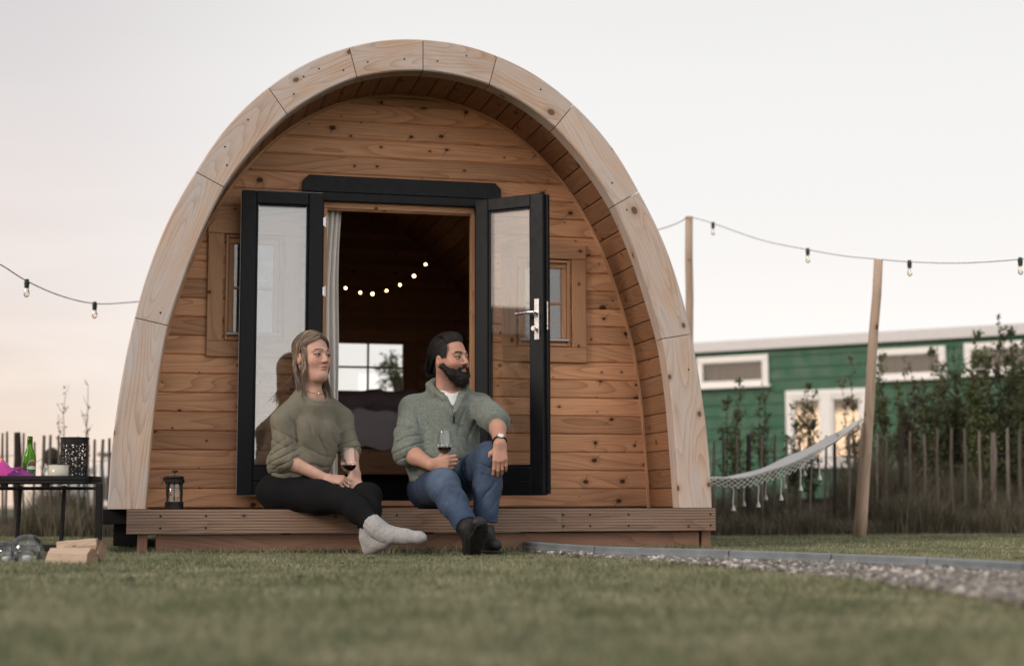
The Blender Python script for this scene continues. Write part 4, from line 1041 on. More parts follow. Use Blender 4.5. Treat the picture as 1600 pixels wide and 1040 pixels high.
V, Fc = ico_rocks(np.c_[P, .004+S_*.35+rg.uniform(0, .012, len(P))], S_)
t = NT('gravel_stone'); r = t.n('NewGeometry').outputs['Random Per Island']; cc = t.ramp(r, [(0, (.03, .03, .028)), (.25, (.10, .092, .08)), (.45, (.22, .19, .155)), (.62, (.09, .09, .09)), (.82, (.32, .30, .26)), (1, (.58, .56, .52))]); tc = t.n('TexCoord').outputs['Object']
t.bsdf(t.mix(.18, cc, t.mix(t.noise(tc, 150, 4), (.08, .075, .07), (.32, .30, .27))), .8); M['stone'] = t.m
tag(npmesh('gravel', V, Fc, M['stone'], None, True), 'loose pale and brown gravel filling the path', kind='stuff')
# edging boards
M['edge'] = plain('edging_plastic', (.16, .185, .20), .6, nscale=9, namp=.25, bump=.2)
eo = thing('path_edging', tuple(far[2]), 'blue grey edging boards along the far side of the gravel path', 'edging')
FS = spline([np.array([p[0], p[1], 0]) for p in far], 6)
for a in range(0, len(FS)-1, 6):
    seg = FS[a:a+7]; mb = MB()
    for u_, w2_, (h0, h1) in ((0, 0, (0, .034)), (0, 0, (.03, .05))):
        pass
    V = []; 
    prof = [(-.012, -.02), (-.012, .028), (-.004, .034), (-.004, .052), (.004, .056), (.045, .056), (.05, .05), (.05, -.02)]
    for i, p in enumerate(seg):
        td = unit(seg[min(i+1, 6)]-seg[max(i-1, 0)]); nn = np.array([-td[1], td[0], 0]); 
        if nn[1] < 0: nn = -nn
        sh_ = td*(.004 if i == 0 else (-.004 if i == 6 else 0))
        V += [p+sh_+nn*o_+np.array([0, 0, z_+.004*math.sin(p[0]*3)]) for (o_, z_) in prof]
    k8 = len(prof); Fs = [(i*k8+j, (i+1)*k8+j, (i+1)*k8+(j+1) % k8, i*k8+(j+1) % k8) for i in range(6) for j in range(k8)]+[tuple(range(k8)), tuple(6*k8+j for j in range(k8-1, -1, -1))]
    mb.add(V, Fs); mb.build('edging_board', M['edge'], eo)
# ---- grass
def grass_mesh(P, H, W, rg, mat, name, label, bend=.5, segs=2):
    n = len(P); a = rg.uniform(0, 2*PI, n); d = np.stack([np.cos(a), np.sin(a), np.zeros(n)], 1); l = rg.uniform(0, 2*PI, n); L = np.stack([np.cos(l), np.sin(l), np.zeros(n)], 1)*(rg.uniform(.1, 1, n)*bend)[:, None]
    rows = []
    for k_ in range(segs+1):
        f = k_/segs; c_ = P+np.array([0, 0, 1.])*(H*f*(1-.25*bend*f))[:, None]+L*(H*f*f)[:, None]; w_ = (W*(1-f**1.5)/2)[:, None]
        if k_ < segs: rows += [c_-d*w_, c_+d*w_]
        else: rows += [c_]
    V = np.stack(rows, 1); m_ = V.shape[1]; base = (np.arange(n)*m_)[:, None]
    tr = []
    for k_ in range(segs-1): tr += [[2*k_, 2*k_+1, 2*k_+3], [2*k_, 2*k_+3, 2*k_+2]]
    tr += [[2*segs-2, 2*segs-1, 2*segs]]
    Fc = (base[:, None]+np.array(tr)[None]).reshape(-1, 3)
    o = npmesh(name, V.reshape(-1, 3), Fc, mat); return tag(o, label, None, None, 'stuff')
def grass_mat(name, stops, patch=None):
    t = NT(name); r = t.n('NewGeometry').outputs['Random Per Island']; tc = t.n('TexCoord').outputs['Object']
    nz = t.noise(tc, 2.6, 4, .65); rr = t.math('ADD', t.math('MULTIPLY', r, .60), t.math('MULTIPLY', t.mapr(nz, .32, .68), .40)); c_ = t.ramp(rr, stops)
    b = t.bsdf(c_, .65); b.inputs['Specular IOR Level'].default_value = .25
    tl_ = t.n('BsdfTranslucent', {0: c_}); mx = t.n('MixShader', {0: .25, 1: b.outputs[0], 2: tl_.outputs[0]}); t.link(mx.outputs[0], t.out.inputs[0]); return t.m
M['grass'] = grass_mat('grass_blades', [(0, (.07, .096, .043)), (.3, (.14, .165, .083)), (.55, (.24, .25, .145)), (.78, (.395, .375, .25)), (1, (.55, .50, .35))])
M['weed'] = grass_mat('weed_blades', [(0, (.04, .046, .026)), (.35, (.10, .10, .06)), (.6, (.18, .15, .11)), (1, (.32, .27, .20))])
rg = np.random.default_rng(5)
def inpoly_path(P):
    ins = np.zeros(len(P), bool)
    for i in range(6):
        quad = [FP[i], FP[i+1], NP_[i+1], NP_[i]]; c = np.ones(len(P), bool); sgn = None
        ar = sum(quad[j][0]*quad[(j+1) % 4][1]-quad[(j+1) % 4][0]*quad[j][1] for j in range(4))
        for j in range(4):
            a, b = quad[j], quad[(j+1) % 4]; cr = (b[0]-a[0])*(P[:, 1]-a[1])-(b[1]-a[1])*(P[:, 0]-a[0]); c &= (cr*ar > 0)
        ins |= c
    return ins
def field(d0, d1, dens, x0=-100, x1=1700):
    """ground points between distances d0..d1 in front of the camera"""
    l0 = (x0-800)/F; l1 = (x1-800)/F; area = (l1-l0)*(d1**2-d0**2)/2; n = int(area*dens)
    d = np.sqrt(rg.uniform(d0**2, d1**2, n)); l = rg.uniform(l0, l1, n)*d
    f2 = np.array([math.sin(PSI), math.cos(PSI)]); r2 = np.array([math.cos(PSI), -math.sin(PSI)]); P = CAM[:2]+f2*d[:, None]+r2*l[:, None]
    ok = ~inpoly_path(P); ok &= ~((P[:, 0] > -1.5) & (P[:, 0] < 1.55) & (P[:, 1] > -.2) & (P[:, 1] < 4.4)); P = P[ok]
    return np.c_[P, np.zeros(len(P))]
parts = [field(1.7, 3.2, 9000, -500, 2100), field(3.2, 5, 8000, -300, 1900), field(5, 8.2, 7500), field(8.2, 13.2, 4500)]
P = np.vstack(parts); n = len(P); dist = np.linalg.norm(P[:, :2]-CAM[:2], axis=1)
H = rg.uniform(.014, .034, n)*(1+.35*np.sin(P[:, 0]*2.1+np.sin(P[:, 1]*1.7)*2)); W = rg.uniform(.0022, .0042, n)*np.where(dist > 8, 1.5, 1.0)
grass_mesh(P, H, W, rg, M['grass'], 'lawn_grass', 'short mown lawn grass, green with straw coloured blades', 1.0)
# longer grass at the foot of the deck and left corner
def strip(a, b, wd, n): f = rg.random(n)[:, None]; return np.array(a)*(1-f)+np.array(b)*f+np.c_[rg.normal(0, wd, (n, 2)), np.zeros(n)]
Pd = np.vstack([strip((-1.5, DY+.03, 0), (1.5, DY+.03, 0), .05, 5200), strip((-2.0, .2, 0), (-1.52, -.05, 0), .09, 2600), strip((1.42, -.1, 0), (1.75, .5, 0), .06, 700), strip(tuple(far[1]+[0, .1, 0]), tuple(far[5]+[0, .12, 0]), .035, 2600)])
Pd = Pd[~inpoly_path(Pd)]
n = len(Pd); grass_mesh(Pd, rg.uniform(.025, .075, n), rg.uniform(.0022, .004, n), rg, M['grass'], 'edge_grass', 'longer grass tufts growing along the foot of the deck', 1.0, 3)
n = 420; q_ = field(3.0, 10.5, 12)[:420]; V, Fc = ico_rocks(q_+[0, 0, .018], rg.uniform(.008, .017, len(q_)), seed=9); V[:, 2] = .012+(V[:, 2]-.012)*.35; tag(npmesh('fallen_leaves', V, Fc, M['weed'], None), 'small dry brown leaves scattered in the lawn', kind='stuff')
# tall weeds along the fences
def bandD(d0, d1, x0, x1, n, h0, h1):
    d = rg.uniform(d0, d1, n); x = rg.uniform(x0, x1, n); l = (x-800)/F*d
    f2 = np.array([math.sin(PSI), math.cos(PSI)]); r2 = np.array([math.cos(PSI), -math.sin(PSI)]); P = CAM[:2]+f2*d[:, None]+r2*l[:, None]
    clump = .55+.45*np.sin(P[:, 0]*5.1+np.sin(P[:, 0]*13)*.8)*np.sin(P[:, 0]*2.3+1); return np.c_[P, np.zeros(n)], rg.uniform(h0, h1, n)*np.clip(clump, .35, 1)
Pw = []; Hw = []
for a in ((12.3, 12.75, 1095, 1800, 17000, .12, .5), (12.8, 13.7, 1080, 1800, 24000, .35, 1.0), (11.9, 12.9, -150, 185, 6500, .12, .42), (12.95, 14.0, -150, 260, 14000, .25, .62)):
    p, h_ = bandD(*a); Pw.append(p); Hw.append(h_)
Pw = np.vstack(Pw); Hw = np.concatenate(Hw); n = len(Pw)
grass_mesh(Pw, Hw, rg.uniform(.004, .009, n), rg, M['weed'], 'tall_weeds', 'tall dull green and brown weeds along the paling fences', .55, 4)
# shrubs / saplings with leaves
M['leafa'] = grass_mat('leaf_olive', [(0, (.05, .07, .028)), (.5, (.10, .125, .05)), (1, (.18, .185, .08))]); M['leafb'] = grass_mat('leaf_dark', [(0, (.04, .053, .025)), (.5, (.08, .10, .045)), (1, (.15, .15, .075))]); M['leafc'] = grass_mat('leaf_brown', [(0, (.05, .045, .025)), (.5, (.10, .085, .045)), (1, (.18, .14, .08))])
M['stem'] = plain('shrub_stem', (.07, .05, .04), .9)
def shrub(x, yt, D, wpx, nleaf, mat, lab, seed, stems=5, yb=842, bare=0.0, leaf=.022, grp='shrubs behind the right fence', nm='shrub'):
    rg = np.random.default_rng(seed); b = atD(x, yb, D); b[2] = 0; tp_ = atD(x, yt, D); Hh = tp_[2]; wd = wpx*D/2400./2
    o = thing(nm, tuple(b), lab, 'shrub' if nm == 'shrub' else 'plant', grp); mb = MB(); LP = []; LD = []
    for s_ in range(stems):
        a = rg.uniform(0, 2*PI); sp = wd*rg.uniform(.1, 1)*(1 if s_ else .1); hh = Hh*(1 if s_ == 0 else rg.uniform(.55, .97)); n = 7
        P = [b+np.array([math.cos(a)*sp*(i/n)**.8+rg.normal(0, .012), math.sin(a)*sp*(i/n)**.8+rg.normal(0, .012), hh*i/n]) for i in range(n+1)]
        tube(mb, P, list(np.linspace(.008, .002, n+1)), 5, cap=False)
        sub = []
        for k_ in range(int(5+7*(1-bare))):
            i = rg.integers(1 if bare < .3 else 2, n+1); p = P[i]; a2 = rg.uniform(0, 2*PI); L_ = rg.uniform(.05, .20)*(1.15-i/n)*(Hh/1.1)+.03
            e = p+np.array([math.cos(a2)*L_*.7, math.sin(a2)*L_*.7, L_]); tube(mb, [p, (p+e)/2+[0, 0, -.01], e], [.003, .0025, .0012], 4, cap=False); sub.append((p, e))
        sub += [(P[i], P[i+1]) for i in range(1, n)]
        m_ = nleaf//stems
        for k_ in range(m_):
            p, e = sub[rg.integers(len(sub))]; f = rg.random()**.7; c_ = p+(e-p)*f
            LP.append(c_+rg.normal(0, .012, 3)); LD.append(rg.normal(0, 1, 3)+[0, 0, .6])
    mb.build('stems', M['stem'], o)
    P = np.array(LP); Dv = np.array(LD); Dv /= np.linalg.norm(Dv, axis=1)[:, None]; sd_ = np.cross(Dv, rg.normal(0, 1, P.shape)); sd_ /= np.linalg.norm(sd_, axis=1)[:, None]; L_ = leaf*rg.uniform(.6, 1.4, len(P))[:, None]
    nr = np.cross(Dv, sd_)
    V = np.stack([P, P+Dv*L_*.5+sd_*L_*.28+nr*L_*.06, P+Dv*L_, P+Dv*L_*.5-sd_*L_*.28+nr*L_*.06], 1).reshape(-1, 3); Fc = (np.arange(len(P))*4)[:, None]+np.array([[0, 1, 2, 3]])
    npmesh('foliage', V, Fc, M[mat], o)
for a in ((1156, 600, 13.6, 60, 330, 'leafa', 'olive sapling in front of the leftmost cabin window', 21, 4, .3), (1196, 590, 13.9, 26, 110, 'leafa', 'thin sparse sapling just right of the leftmost cabin window', 22, 3, .5),
          (1268, 606, 13.5, 40, 240, 'leafb', 'dark leafed sapling in front of the double cabin window', 23, 4, .3), (1243, 640, 13.3, 36, 200, 'leafb', 'low dark bush at the left jamb of the double cabin window', 24, 4, .3),
          (1337, 565, 13.9, 34, 200, 'leafc', 'brownish sapling just left of the leaning post', 25, 3, .4), (1385, 560, 13.5, 50, 420, 'leafa', 'leafy sapling just right of the leaning post', 26, 5, .2),
          (1431, 572, 13.7, 44, 420, 'leafc', 'brown green bush under the middle cabin window', 27, 5, .2), (1462, 552, 13.6, 52, 520, 'leafb', 'forked dark sapling reaching over the sill of the middle window', 28, 6, .2),
          (1500, 545, 13.8, 60, 800, 'leafb', 'dense dark shrub between the two right windows', 29, 8, .1), (1535, 528, 13.4, 64, 1000, 'leafa', 'bright olive shrub left of the tallest one', 30, 8, .1),
          (1571, 487, 13.6, 60, 1000, 'leafb', 'tallest shrub, its tip rising above the cabin roof', 31, 8, .1), (1612, 540, 13.4, 70, 1000, 'leafb', 'dark shrub at the right edge of the photo', 32, 8, .1),
          (1408, 590, 14.1, 60, 420, 'leafa', 'pale olive bush behind the square dark fence post', 33, 7, .1), (1450, 600, 14.2, 60, 420, 'leafb', 'low dark bush half hidden behind the forked sapling', 34, 7, .1), (1482, 560, 14.3, 60, 420, 'leafa', 'olive bush filling the gap left of the dense dark shrub', 35, 7, .1),
          (1518, 570, 14.2, 70, 420, 'leafb', 'broad dark bush under the left jamb of the rightmost window', 36, 7, .1), (1553, 545, 14.3, 70, 460, 'leafa', 'olive bush between the bright olive shrub and the tallest shrub', 37, 7, .1), (1590, 556, 14.2, 70, 460, 'leafc', 'brownish bush under the rightmost window', 38, 7, .1)):
    shrub(*a[:4], int(a[4]*4.2), *a[5:8], stems=a[8]+2, bare=a[9], leaf=.034)
shrub(93, 612, 13.2, 18, 60, 'leafc', 'thin seedling with a tuft of brown leaves rising over the left fence', 41, 2, 842, .6, .03, 'thin plants over the left fence', 'weed_stalk')
shrub(130, 600, 13.2, 26, 14, 'leafc', 'bare branching stalk with tiny seed heads rising over the left fence', 42, 3, 842, .8, .03, 'thin plants over the left fence', 'weed_stalk')
b = atD(81, 714, 14.5); mb = MB(); ball(mb, b, .085, 12, sc=(.9, .9, 1.1)); 
br = thing('garden_lamp', (b[0], b[1], 0), 'dark round headed garden lamp half hidden behind the enamel mug', 'lamp'); mb.build('lamp_head', M['pale2'], br, True)
mb = MB(); tube(mb, [(b[0], b[1], 0), (b[0], b[1], b[2])], .018, 8); mb.build('pole', M['pale2'], br)
# tree behind the pod, glimpsed through the back window
def tree(x, y, zc, r, n, lab, seed, lx=.055, mat='leafb'):
    rg = np.random.default_rng(seed); o = thing('tree', (x, y, 0), lab, 'tree'); mb = MB()
    tube(mb, [(x, y, 0), (x+.05, y, zc*.5), (x-.02, y+.03, zc)], [.06, .045, .02], 8)
    C_ = [];
    for k_ in range(16):
        d = unit(rg.normal(0, 1, 3)*[1, 1, .8]); e = np.array([x, y, zc])+d*r*rg.uniform(.5, 1); tube(mb, [(x, y, zc*.75), tuple((np.array([x, y, zc])+e)/2-[0, 0, .03]), tuple(e)], [.018, .01, .003], 5); C_.append((e, r*rg.uniform(.18, .36)))
    mb.build('trunk', M['stem'], o)
    P = np.vstack([c_+rg.normal(0, 1, (n//16, 3))*s_*.5 for c_, s_ in C_]); D_ = rg.normal(0, 1, P.shape); D_ /= np.linalg.norm(D_, axis=1)[:, None]; S2 = np.cross(D_, rg.normal(0, 1, P.shape)); S2 /= np.linalg.norm(S2, axis=1)[:, None]; L_ = lx*rg.uniform(.6, 1.3, len(P))[:, None]
    V = np.stack([P, P+D_*L_*.5+S2*L_*.25, P+D_*L_, P+D_*L_*.5-S2*L_*.25], 1).reshape(-1, 3); npmesh('crown', V, (np.arange(len(P))*4)[:, None]+np.array([[0, 1, 2, 3]]), M[mat], o)
tc_ = atD(626, 582, 17); tree(tc_[0], tc_[1], tc_[2], .27, 620, 'small tree seen through the back window of the pod', 51)

# ---------------------------------------------------------------- world, sun, camera
w = bpy.data.worlds.new('World'); scene.world = w; w.use_nodes = True; nt = w.node_tree; nt.nodes.clear()
class WT(NT):
    def __init__(s): s.t = nt; s.out = nt.nodes.new('ShaderNodeOutputWorld')
t = WT(); g = t.n('TexCoord').outputs['Generated']; gx, gy, gz = t.sep(g)
SAZ = math.radians(-116)
sky = t.n('TexSky', sky_type='NISHITA', sun_disc=False, sun_elevation=math.radians(8), sun_rotation=SAZ, altitude=10, air_density=1.0, dust_density=3.0)
# thin even cloud veil: pale grey-white overhead, warm towards the horizon, warmer at the left
el = t.math('ARCSINE', gz); side = t.math('ADD', t.math('MULTIPLY', gx, .97*-1), t.math('MULTIPLY', gy, .23))   # + towards the left
clr = t.noise(t.xyz(t.math('MULTIPLY', gx, 3), t.math('MULTIPLY', gy, 3), t.math('MULTIPLY', gz, 22)), 1.0, 5, .6)
elj = t.math('ADD', el, t.math('MULTIPLY', t.math('SUBTRACT', clr, .5), .07))
colL = t.ramp(t.mapr(elj, 0.0, .40), [(0, (.93, .70, .55)), (.12, (.90, .74, .62)), (.35, (.89, .80, .76)), (.65, (.79, .745, .745)), (1, (.615, .58, .605))])
colR = t.ramp(t.mapr(elj, 0.0, .40), [(0, (1.25, 1.15, 1.05)), (.28, (1.05, 1.01, .98)), (.45, (.975, .95, .93)), (.7, (.93, .92, .905)), (1, (.84, .83, .82))])
# how far to the left of the pod (azimuth), 0 right .. 1 left
aznode = t.math('ARCTAN2', gx, gy)
lf = t.mapr(aznode, .17, -.12, 0, 1, True)
veil = t.mix(lf, colR, colL)
cn_ = t.noise(t.xyz(t.math('MULTIPLY', gx, 5), t.math('MULTIPLY', gy, 5), t.math('MULTIPLY', gz, 40)), 1.0, 6, .6, .4)
cf_ = t.math('MULTIPLY_ADD', t.math('MULTIPLY', t.mapr(cn_, .42, .68, 0, 1, True), t.math('MULTIPLY', lf, t.mapr(el, .30, .03, 0, 1, True))), .085, .99)
veil = t.mix(1.0, veil, t.n('CombineColor', {0: cf_, 1: cf_, 2: cf_}).outputs[0], 'MULTIPLY')
# glow low in the sky behind the camera at the sunset side
da = t.math('SUBTRACT', aznode, SAZ)
glow = t.math('MULTIPLY', t.mapr(t.math('ABSOLUTE', da), .55, .1, 0, 1, True), t.math('MULTIPLY', t.mapr(elj, .060, .052, 0, 1, True), t.math('GREATER_THAN', el, -.02)))
base = t.mix(1.0, t.mix(1.0, veil, (.97, .97, .97), 'MULTIPLY'), t.mix(1.0, sky.outputs[0], (.004, .004, .004), 'MULTIPLY'), 'ADD')
tot = t.mix(t.math('MULTIPLY', glow, 1.0), base, (8.0, 5.4, 3.4))
bk = t.mapr(gy, -.05, -.45, 1, 1.5, True)
tot = t.mix(1.0, tot, t.n('CombineColor', {0: bk, 1: bk, 2: bk}).outputs[0], 'MULTIPLY')
bg = t.n('Background', {0: tot, 1: 1.0}); t.link(bg.outputs[0], t.out.inputs[0])
sun = bpy.data.lights.new('sun', 'SUN'); sun.energy = 1.9; sun.angle = math.radians(16); sun.color = (1, .86, .74)
so = bpy.data.objects.new('sun', sun); COL.objects.link(so); se = math.radians(26)
sd_dir = Vector((math.sin(SAZ)*math.cos(se), math.cos(SAZ)*math.cos(se), math.sin(se)))
so.rotation_euler = sd_dir.to_track_quat('Z', 'Y').to_euler(); so.location = (-8, -10, 8)
cam = bpy.data.cameras.new('camera'); co = bpy.data.objects.new('camera', cam); COL.objects.link(co)
cam.sensor_width = 36; cam.lens = F/1600*36; cam.clip_end = 2000; cam.clip_start = .05
mt = Matrix.Identity(4)
for i in range(3): mt[i][0] = rt[i]; mt[i][1] = up[i]; mt[i][2] = -fw[i]; mt[i][3] = CAM[i]
co.matrix_world = mt; cam.dof.use_dof = True; cam.dof.focus_distance = 7.85; cam.dof.aperture_fstop = 1.5; cam.dof.aperture_blades = 9
scene.camera = co
vs_ = scene.view_settings; vs_.view_transform = 'Standard'; vs_.look = 'None'; vs_.exposure = 0.0; vs_.gamma = 1
scene.render.engine = 'CYCLES'; cy = scene.cycles; cy.use_denoising = True; cy.max_bounces = 10; cy.transparent_max_bounces = 16; cy.caustics_reflective = False; cy.caustics_refractive = False; cy.sample_clamp_indirect = 6
# ================================================================ PEOPLE (signed-distance sculpting, surface nets)
class Pr:
    pass
def RC(a, b, ra, rb=None, k=.012, op='u', capa=False, capb=False, flat=None):
    p = Pr(); p.t = 'rc'; p.a = np.array(a, float); p.b = np.array(b, float); p.ra = ra; p.rb = ra if rb is None else rb; p.k = k; p.op = op; p.capa = capa; p.capb = capb
    p.c = (p.a+p.b)/2; p.R = np.linalg.norm(p.a-p.b)/2+max(p.ra, p.rb); p.flat = flat; return p
def EL(c, r, R=None, k=.012, op='u'):
    p = Pr(); p.t = 'el'; p.a = np.array(c, float); p.r = np.array([r]*3 if np.isscalar(r) else r, float); p.M = np.eye(3) if R is None else np.asarray(R); p.k = k; p.op = op; p.c = p.a; p.R = p.r.max(); return p
def ev(p, X):
    if p.t == 'rc':
        ab = p.b-p.a; L2 = ab@ab+1e-12; pa = X-p.a; t = (pa@ab)/L2
        tc = np.clip(t, 0, 1); q = pa-tc[..., None]*ab
        if p.flat is not None:
            n, s = p.flat; q = q+(q@n)[..., None]*n*(s-1)
        d = np.sqrt((q*q).sum(-1))-(p.ra+(p.rb-p.ra)*tc)
        L = math.sqrt(L2)
        if p.capb: d = np.maximum(d, (t-1)*L)
        if p.capa: d = np.maximum(d, -t*L)
        return d
    q = (X-p.a)@p.M; k0 = np.sqrt(((q/p.r)**2).sum(-1))+1e-9; k1 = np.sqrt(((q/p.r**2)**2).sum(-1))+1e-9
    return k0*(k0-1)/k1
def evalset(prims, X, bc, hd, disp=None):
    """X (nb,m,3) points by block, bc block centres"""
    D = np.full(X.shape[:2], .5, np.float32)
    for p in prims:
        m = np.linalg.norm(bc-p.c, axis=1) < p.R+hd+p.k+.03
        if not m.any(): continue
        d = ev(p, X[m]).astype(np.float32); a = D[m]; k = max(p.k, 1e-4)
        if p.op == 'u': h = np.maximum(k-np.abs(a-d), 0)/k; D[m] = np.minimum(a, d)-h*h*k*.25
        elif p.op == 's': d = -d; h = np.maximum(k-np.abs(a-d), 0)/k; D[m] = np.maximum(a, d)+h*h*k*.25
    if disp is not None: D = D+disp(X).astype(np.float32)
    return D
def sdf_mesh(prims, h, disp=None):
    lo = np.min([p.c-p.R for p in prims if p.op == 'u'], 0)-.03; hi = np.max([p.c+p.R for p in prims if p.op == 'u'], 0)+.03
    B = 8; bs = B*h; nb = np.ceil((hi-lo)/bs).astype(int)
    # coarse pass: chunks
    g = np.stack(np.meshgrid(*[np.arange(n) for n in nb], indexing='ij'), -1).reshape(-1, 3); bc = lo+(g+.5)*bs
    near = np.zeros(len(g), bool)
    for p in prims:
        if p.op == 'u': near |= np.linalg.norm(bc-p.c, axis=1) < p.R+bs
    g = g[near]; bc = bc[near]; d = evalset(prims, bc[:, None, :], bc, 0.0)[:, 0]
    keep = np.abs(d) < bs*.87*1.25+.012; g = g[keep]; bc = bc[keep]
    o = np.stack(np.meshgrid(*[np.arange(B+1)]*3, indexing='ij'), -1).reshape(-1, 3)
    verts = []; vid = []; edges = [[], [], []]
    N = nb*B+2; key = lambda ijk: (ijk[..., 0].astype(np.int64)*N[1]+ijk[..., 1])*N[2]+ijk[..., 2]
    for s in range(0, len(g), 1500):
        gg = g[s:s+1500]; X = lo+(gg[:, None, :]*B+o[None])*h
        D = evalset(prims, X, bc[s:s+1500], bs*.87, disp).reshape(-1, B+1, B+1, B+1)
        S = D < 0
        cs = sum(S[:, i:B+i, j:B+j, k:B+k].astype(np.int8) for i in (0, 1) for j in (0, 1) for k in (0, 1))
        mix = (cs > 0) & (cs < 8); b, i, j, k = np.nonzero(mix)
        acc = np.zeros((len(b), 3)); cnt = np.zeros(len(b))
        for ax in range(3):
            for u in (0, 1):
                for v in (0, 1):
                    q0 = [0, 0, 0]; oth = [a for a in range(3) if a != ax]; q0[oth[0]] = u; q0[oth[1]] = v; q1 = list(q0); q1[ax] = 1
                    d0 = D[b, i+q0[0], j+q0[1], k+q0[2]]; d1 = D[b, i+q1[0], j+q1[1], k+q1[2]]; c = (d0 < 0) != (d1 < 0)
                    t = np.where(c, d0/np.where(c, d0-d1, 1), 0); P = np.tile(np.array(q0, float), (len(b), 1)); P[:, ax] += t
                    acc += P*c[:, None]; cnt += c
        base = np.stack([i, j, k], 1)+gg[b]*B
        verts.append(lo+(base+acc/cnt[:, None])*h); vid.append(key(base))
        for ax in range(3):
            a = S[:, :B, :B, :B]; nx = [0, 0, 0]; nx[ax] = 1; c = S[:, nx[0]:B+nx[0], nx[1]:B+nx[1], nx[2]:B+nx[2]]
            b2, i2, j2, k2 = np.nonzero(a != c); edges[ax].append(np.c_[np.stack([i2, j2, k2], 1)+gg[b2]*B, a[b2, i2, j2, k2]])
    V = np.vstack(verts); ids = np.concatenate(vid); od = np.argsort(ids); ids = ids[od]; V = V[od]
    F_ = []
    for ax in range(3):
        E = np.vstack(edges[ax]); c = E[:, :3]; ins = E[:, 3] > 0; y, z = [a for a in range(3) if a != ax]
        if ax == 1: y, z = z, y
        def cell(dy, dz):
            q = c.copy(); q[:, y] -= dy; q[:, z] -= dz; kk = key(q); ix = np.searchsorted(ids, kk); ix = np.clip(ix, 0, len(ids)-1); return ix, ids[ix] == kk
        r = [cell(1, 1), cell(0, 1), cell(0, 0), cell(1, 0)]; ok = r[0][1] & r[1][1] & r[2][1] & r[3][1]
        q = np.stack([x[0] for x in r], 1)[ok]; ii = ins[ok]; q[~ii] = q[~ii][:, ::-1]; F_.append(q)
    return V, np.vstack(F_)
def wob(X, f, s=0.0):
    x, y, z = X[..., 0]*f, X[..., 1]*f, X[..., 2]*f
    return (np.sin(x*1.0+1.7*np.sin(z*.9+s)+s)+np.sin(y*1.3+1.3*np.sin(x*.8-s)+2*s)+np.sin(z*1.1+1.5*np.sin(y*1.2+x*.3+s)))/3
def folds(specs, base=.002, bf=22.0, seed=0.0):
    """soft wobble plus creases: narrow valleys with rounded cloth between them"""
    def f(X):
        D = .7*base*wob(X, bf, seed)+base*.3*wob(X, bf*2.3, seed+3)
        m = np.clip(.25+1.3*wob(X, 10, seed+1), 0, 1)
        D = D+base*1.8*m*np.exp(-np.sin(14*X[..., 0]+24*X[..., 2]+2.6*wob(X, 9, seed))**2/.12)
        m = np.clip(.2+1.3*wob(X, 12, seed+5), 0, 1)
        D = D+base*1.5*m*np.exp(-np.sin(30*X[..., 0]-17*X[..., 2]+9*X[..., 1]+2.2*wob(X, 11, seed+2))**2/.12)
        for (c, ax, fr_, amp, rad) in specs:
            q = X-np.array(c); e = np.exp(-(q*q).sum(-1)/(rad*rad)); ph = .5*fr_*(q@np.array(ax))+1.1*wob(X, 14, fr_)+.35*wob(X, 42, fr_+1)
            D = D+amp*e*(1.25*np.exp(-np.sin(ph)**2/.16)-.35)
        return D
    return f
tcam = unit(np.array([-.104, -.995, 0])); rim = unit(rt*[1, 1, 0]); UPV = np.array([0, 0, 1.])
def facing(deg, tilt=0.0, rollr=0.0):
    a = math.radians(deg); f = tcam*math.cos(a)+rim*math.sin(a); f = unit(f*math.cos(tilt)+UPV*math.sin(tilt)); s = unit(np.cross(UPV, f)); u = np.cross(f, s)
    s2 = s*math.cos(rollr)+u*math.sin(rollr); u2 = np.cross(f, s2); return np.stack([s2, f, u2], 1)     # x = person's left, y = forward, z = up
def head_prims(c, R, s, male):
    T = lambda p: c+R@(np.array(p, float)*s); P = []
    E = lambda q, r, k=.015, op='u': P.append(EL(T(q), np.array(r)*s, R, k*s, op))
    C = lambda a, b, ra, rb, k=.012, op='u': P.append(RC(T(a), T(b), ra*s, rb*s, k*s, op))
    E((0, -.018, .036), (.074, .094, .083)); E((0, .028, -.03), (.060, .062, .080), .03)
    for q in (-1, 1):
        C((q*.052, -.012, -.055), (q*.012, .066, -.098), .022, .020, .03)
        E((q*.036, .052, -.030), (.025, .026, .026), .02); C((q*.012, .084, .024), (q*.044, .066, .022), .010, .008, .014)
    E((0, .074, -.100), (.021, .018, .016) if male else (.019, .017, .015), .015)
    if not male: E((0, .03, -.112), (.042, .045, .022), .03)
    for q in (-1, 1): E((q*.031, .094, .002), (.017, .014, .011), .010, 's')
    C((0, .083, .012), (0, .103 if not male else .110, -.030), .0075, .0105, .010)
    for q in (-1, 1): E((q*.0115, .097, -.034), (.0075, .009, .007), .006)
    for q in (-1, 1): C((q*.002, .0915, -.0560), (q*.022, .081, -.0580), .0062, .0035, .005)
    C((-.016, .083, -.0695), (.016, .083, -.0695), .0058, .0058, .006); E((0, .090, -.0695), (.012, .007, .0065), .004)
    C((-.022, .096, -.0630), (.022, .094, -.0630), .0018, .0018, .003, 's')
    for q in (-1, 1):   # lids
        E((q*.031, .0745, .0), (.0150, .0150, .0138), .004)
        E((q*.0315, .092, -.0005), (.0130, .014, .0056 if not male else .0056), .0015, 's')
    for q in (-1, 1):
        E((q*.076, -.012, -.012), (.010, .019, .031), .005); E((q*.070, .004, -.018), (.008, .010, .014), .006); E((q*.087, -.006, -.008), (.006, .009, .016), .004, 's')
    return P, T
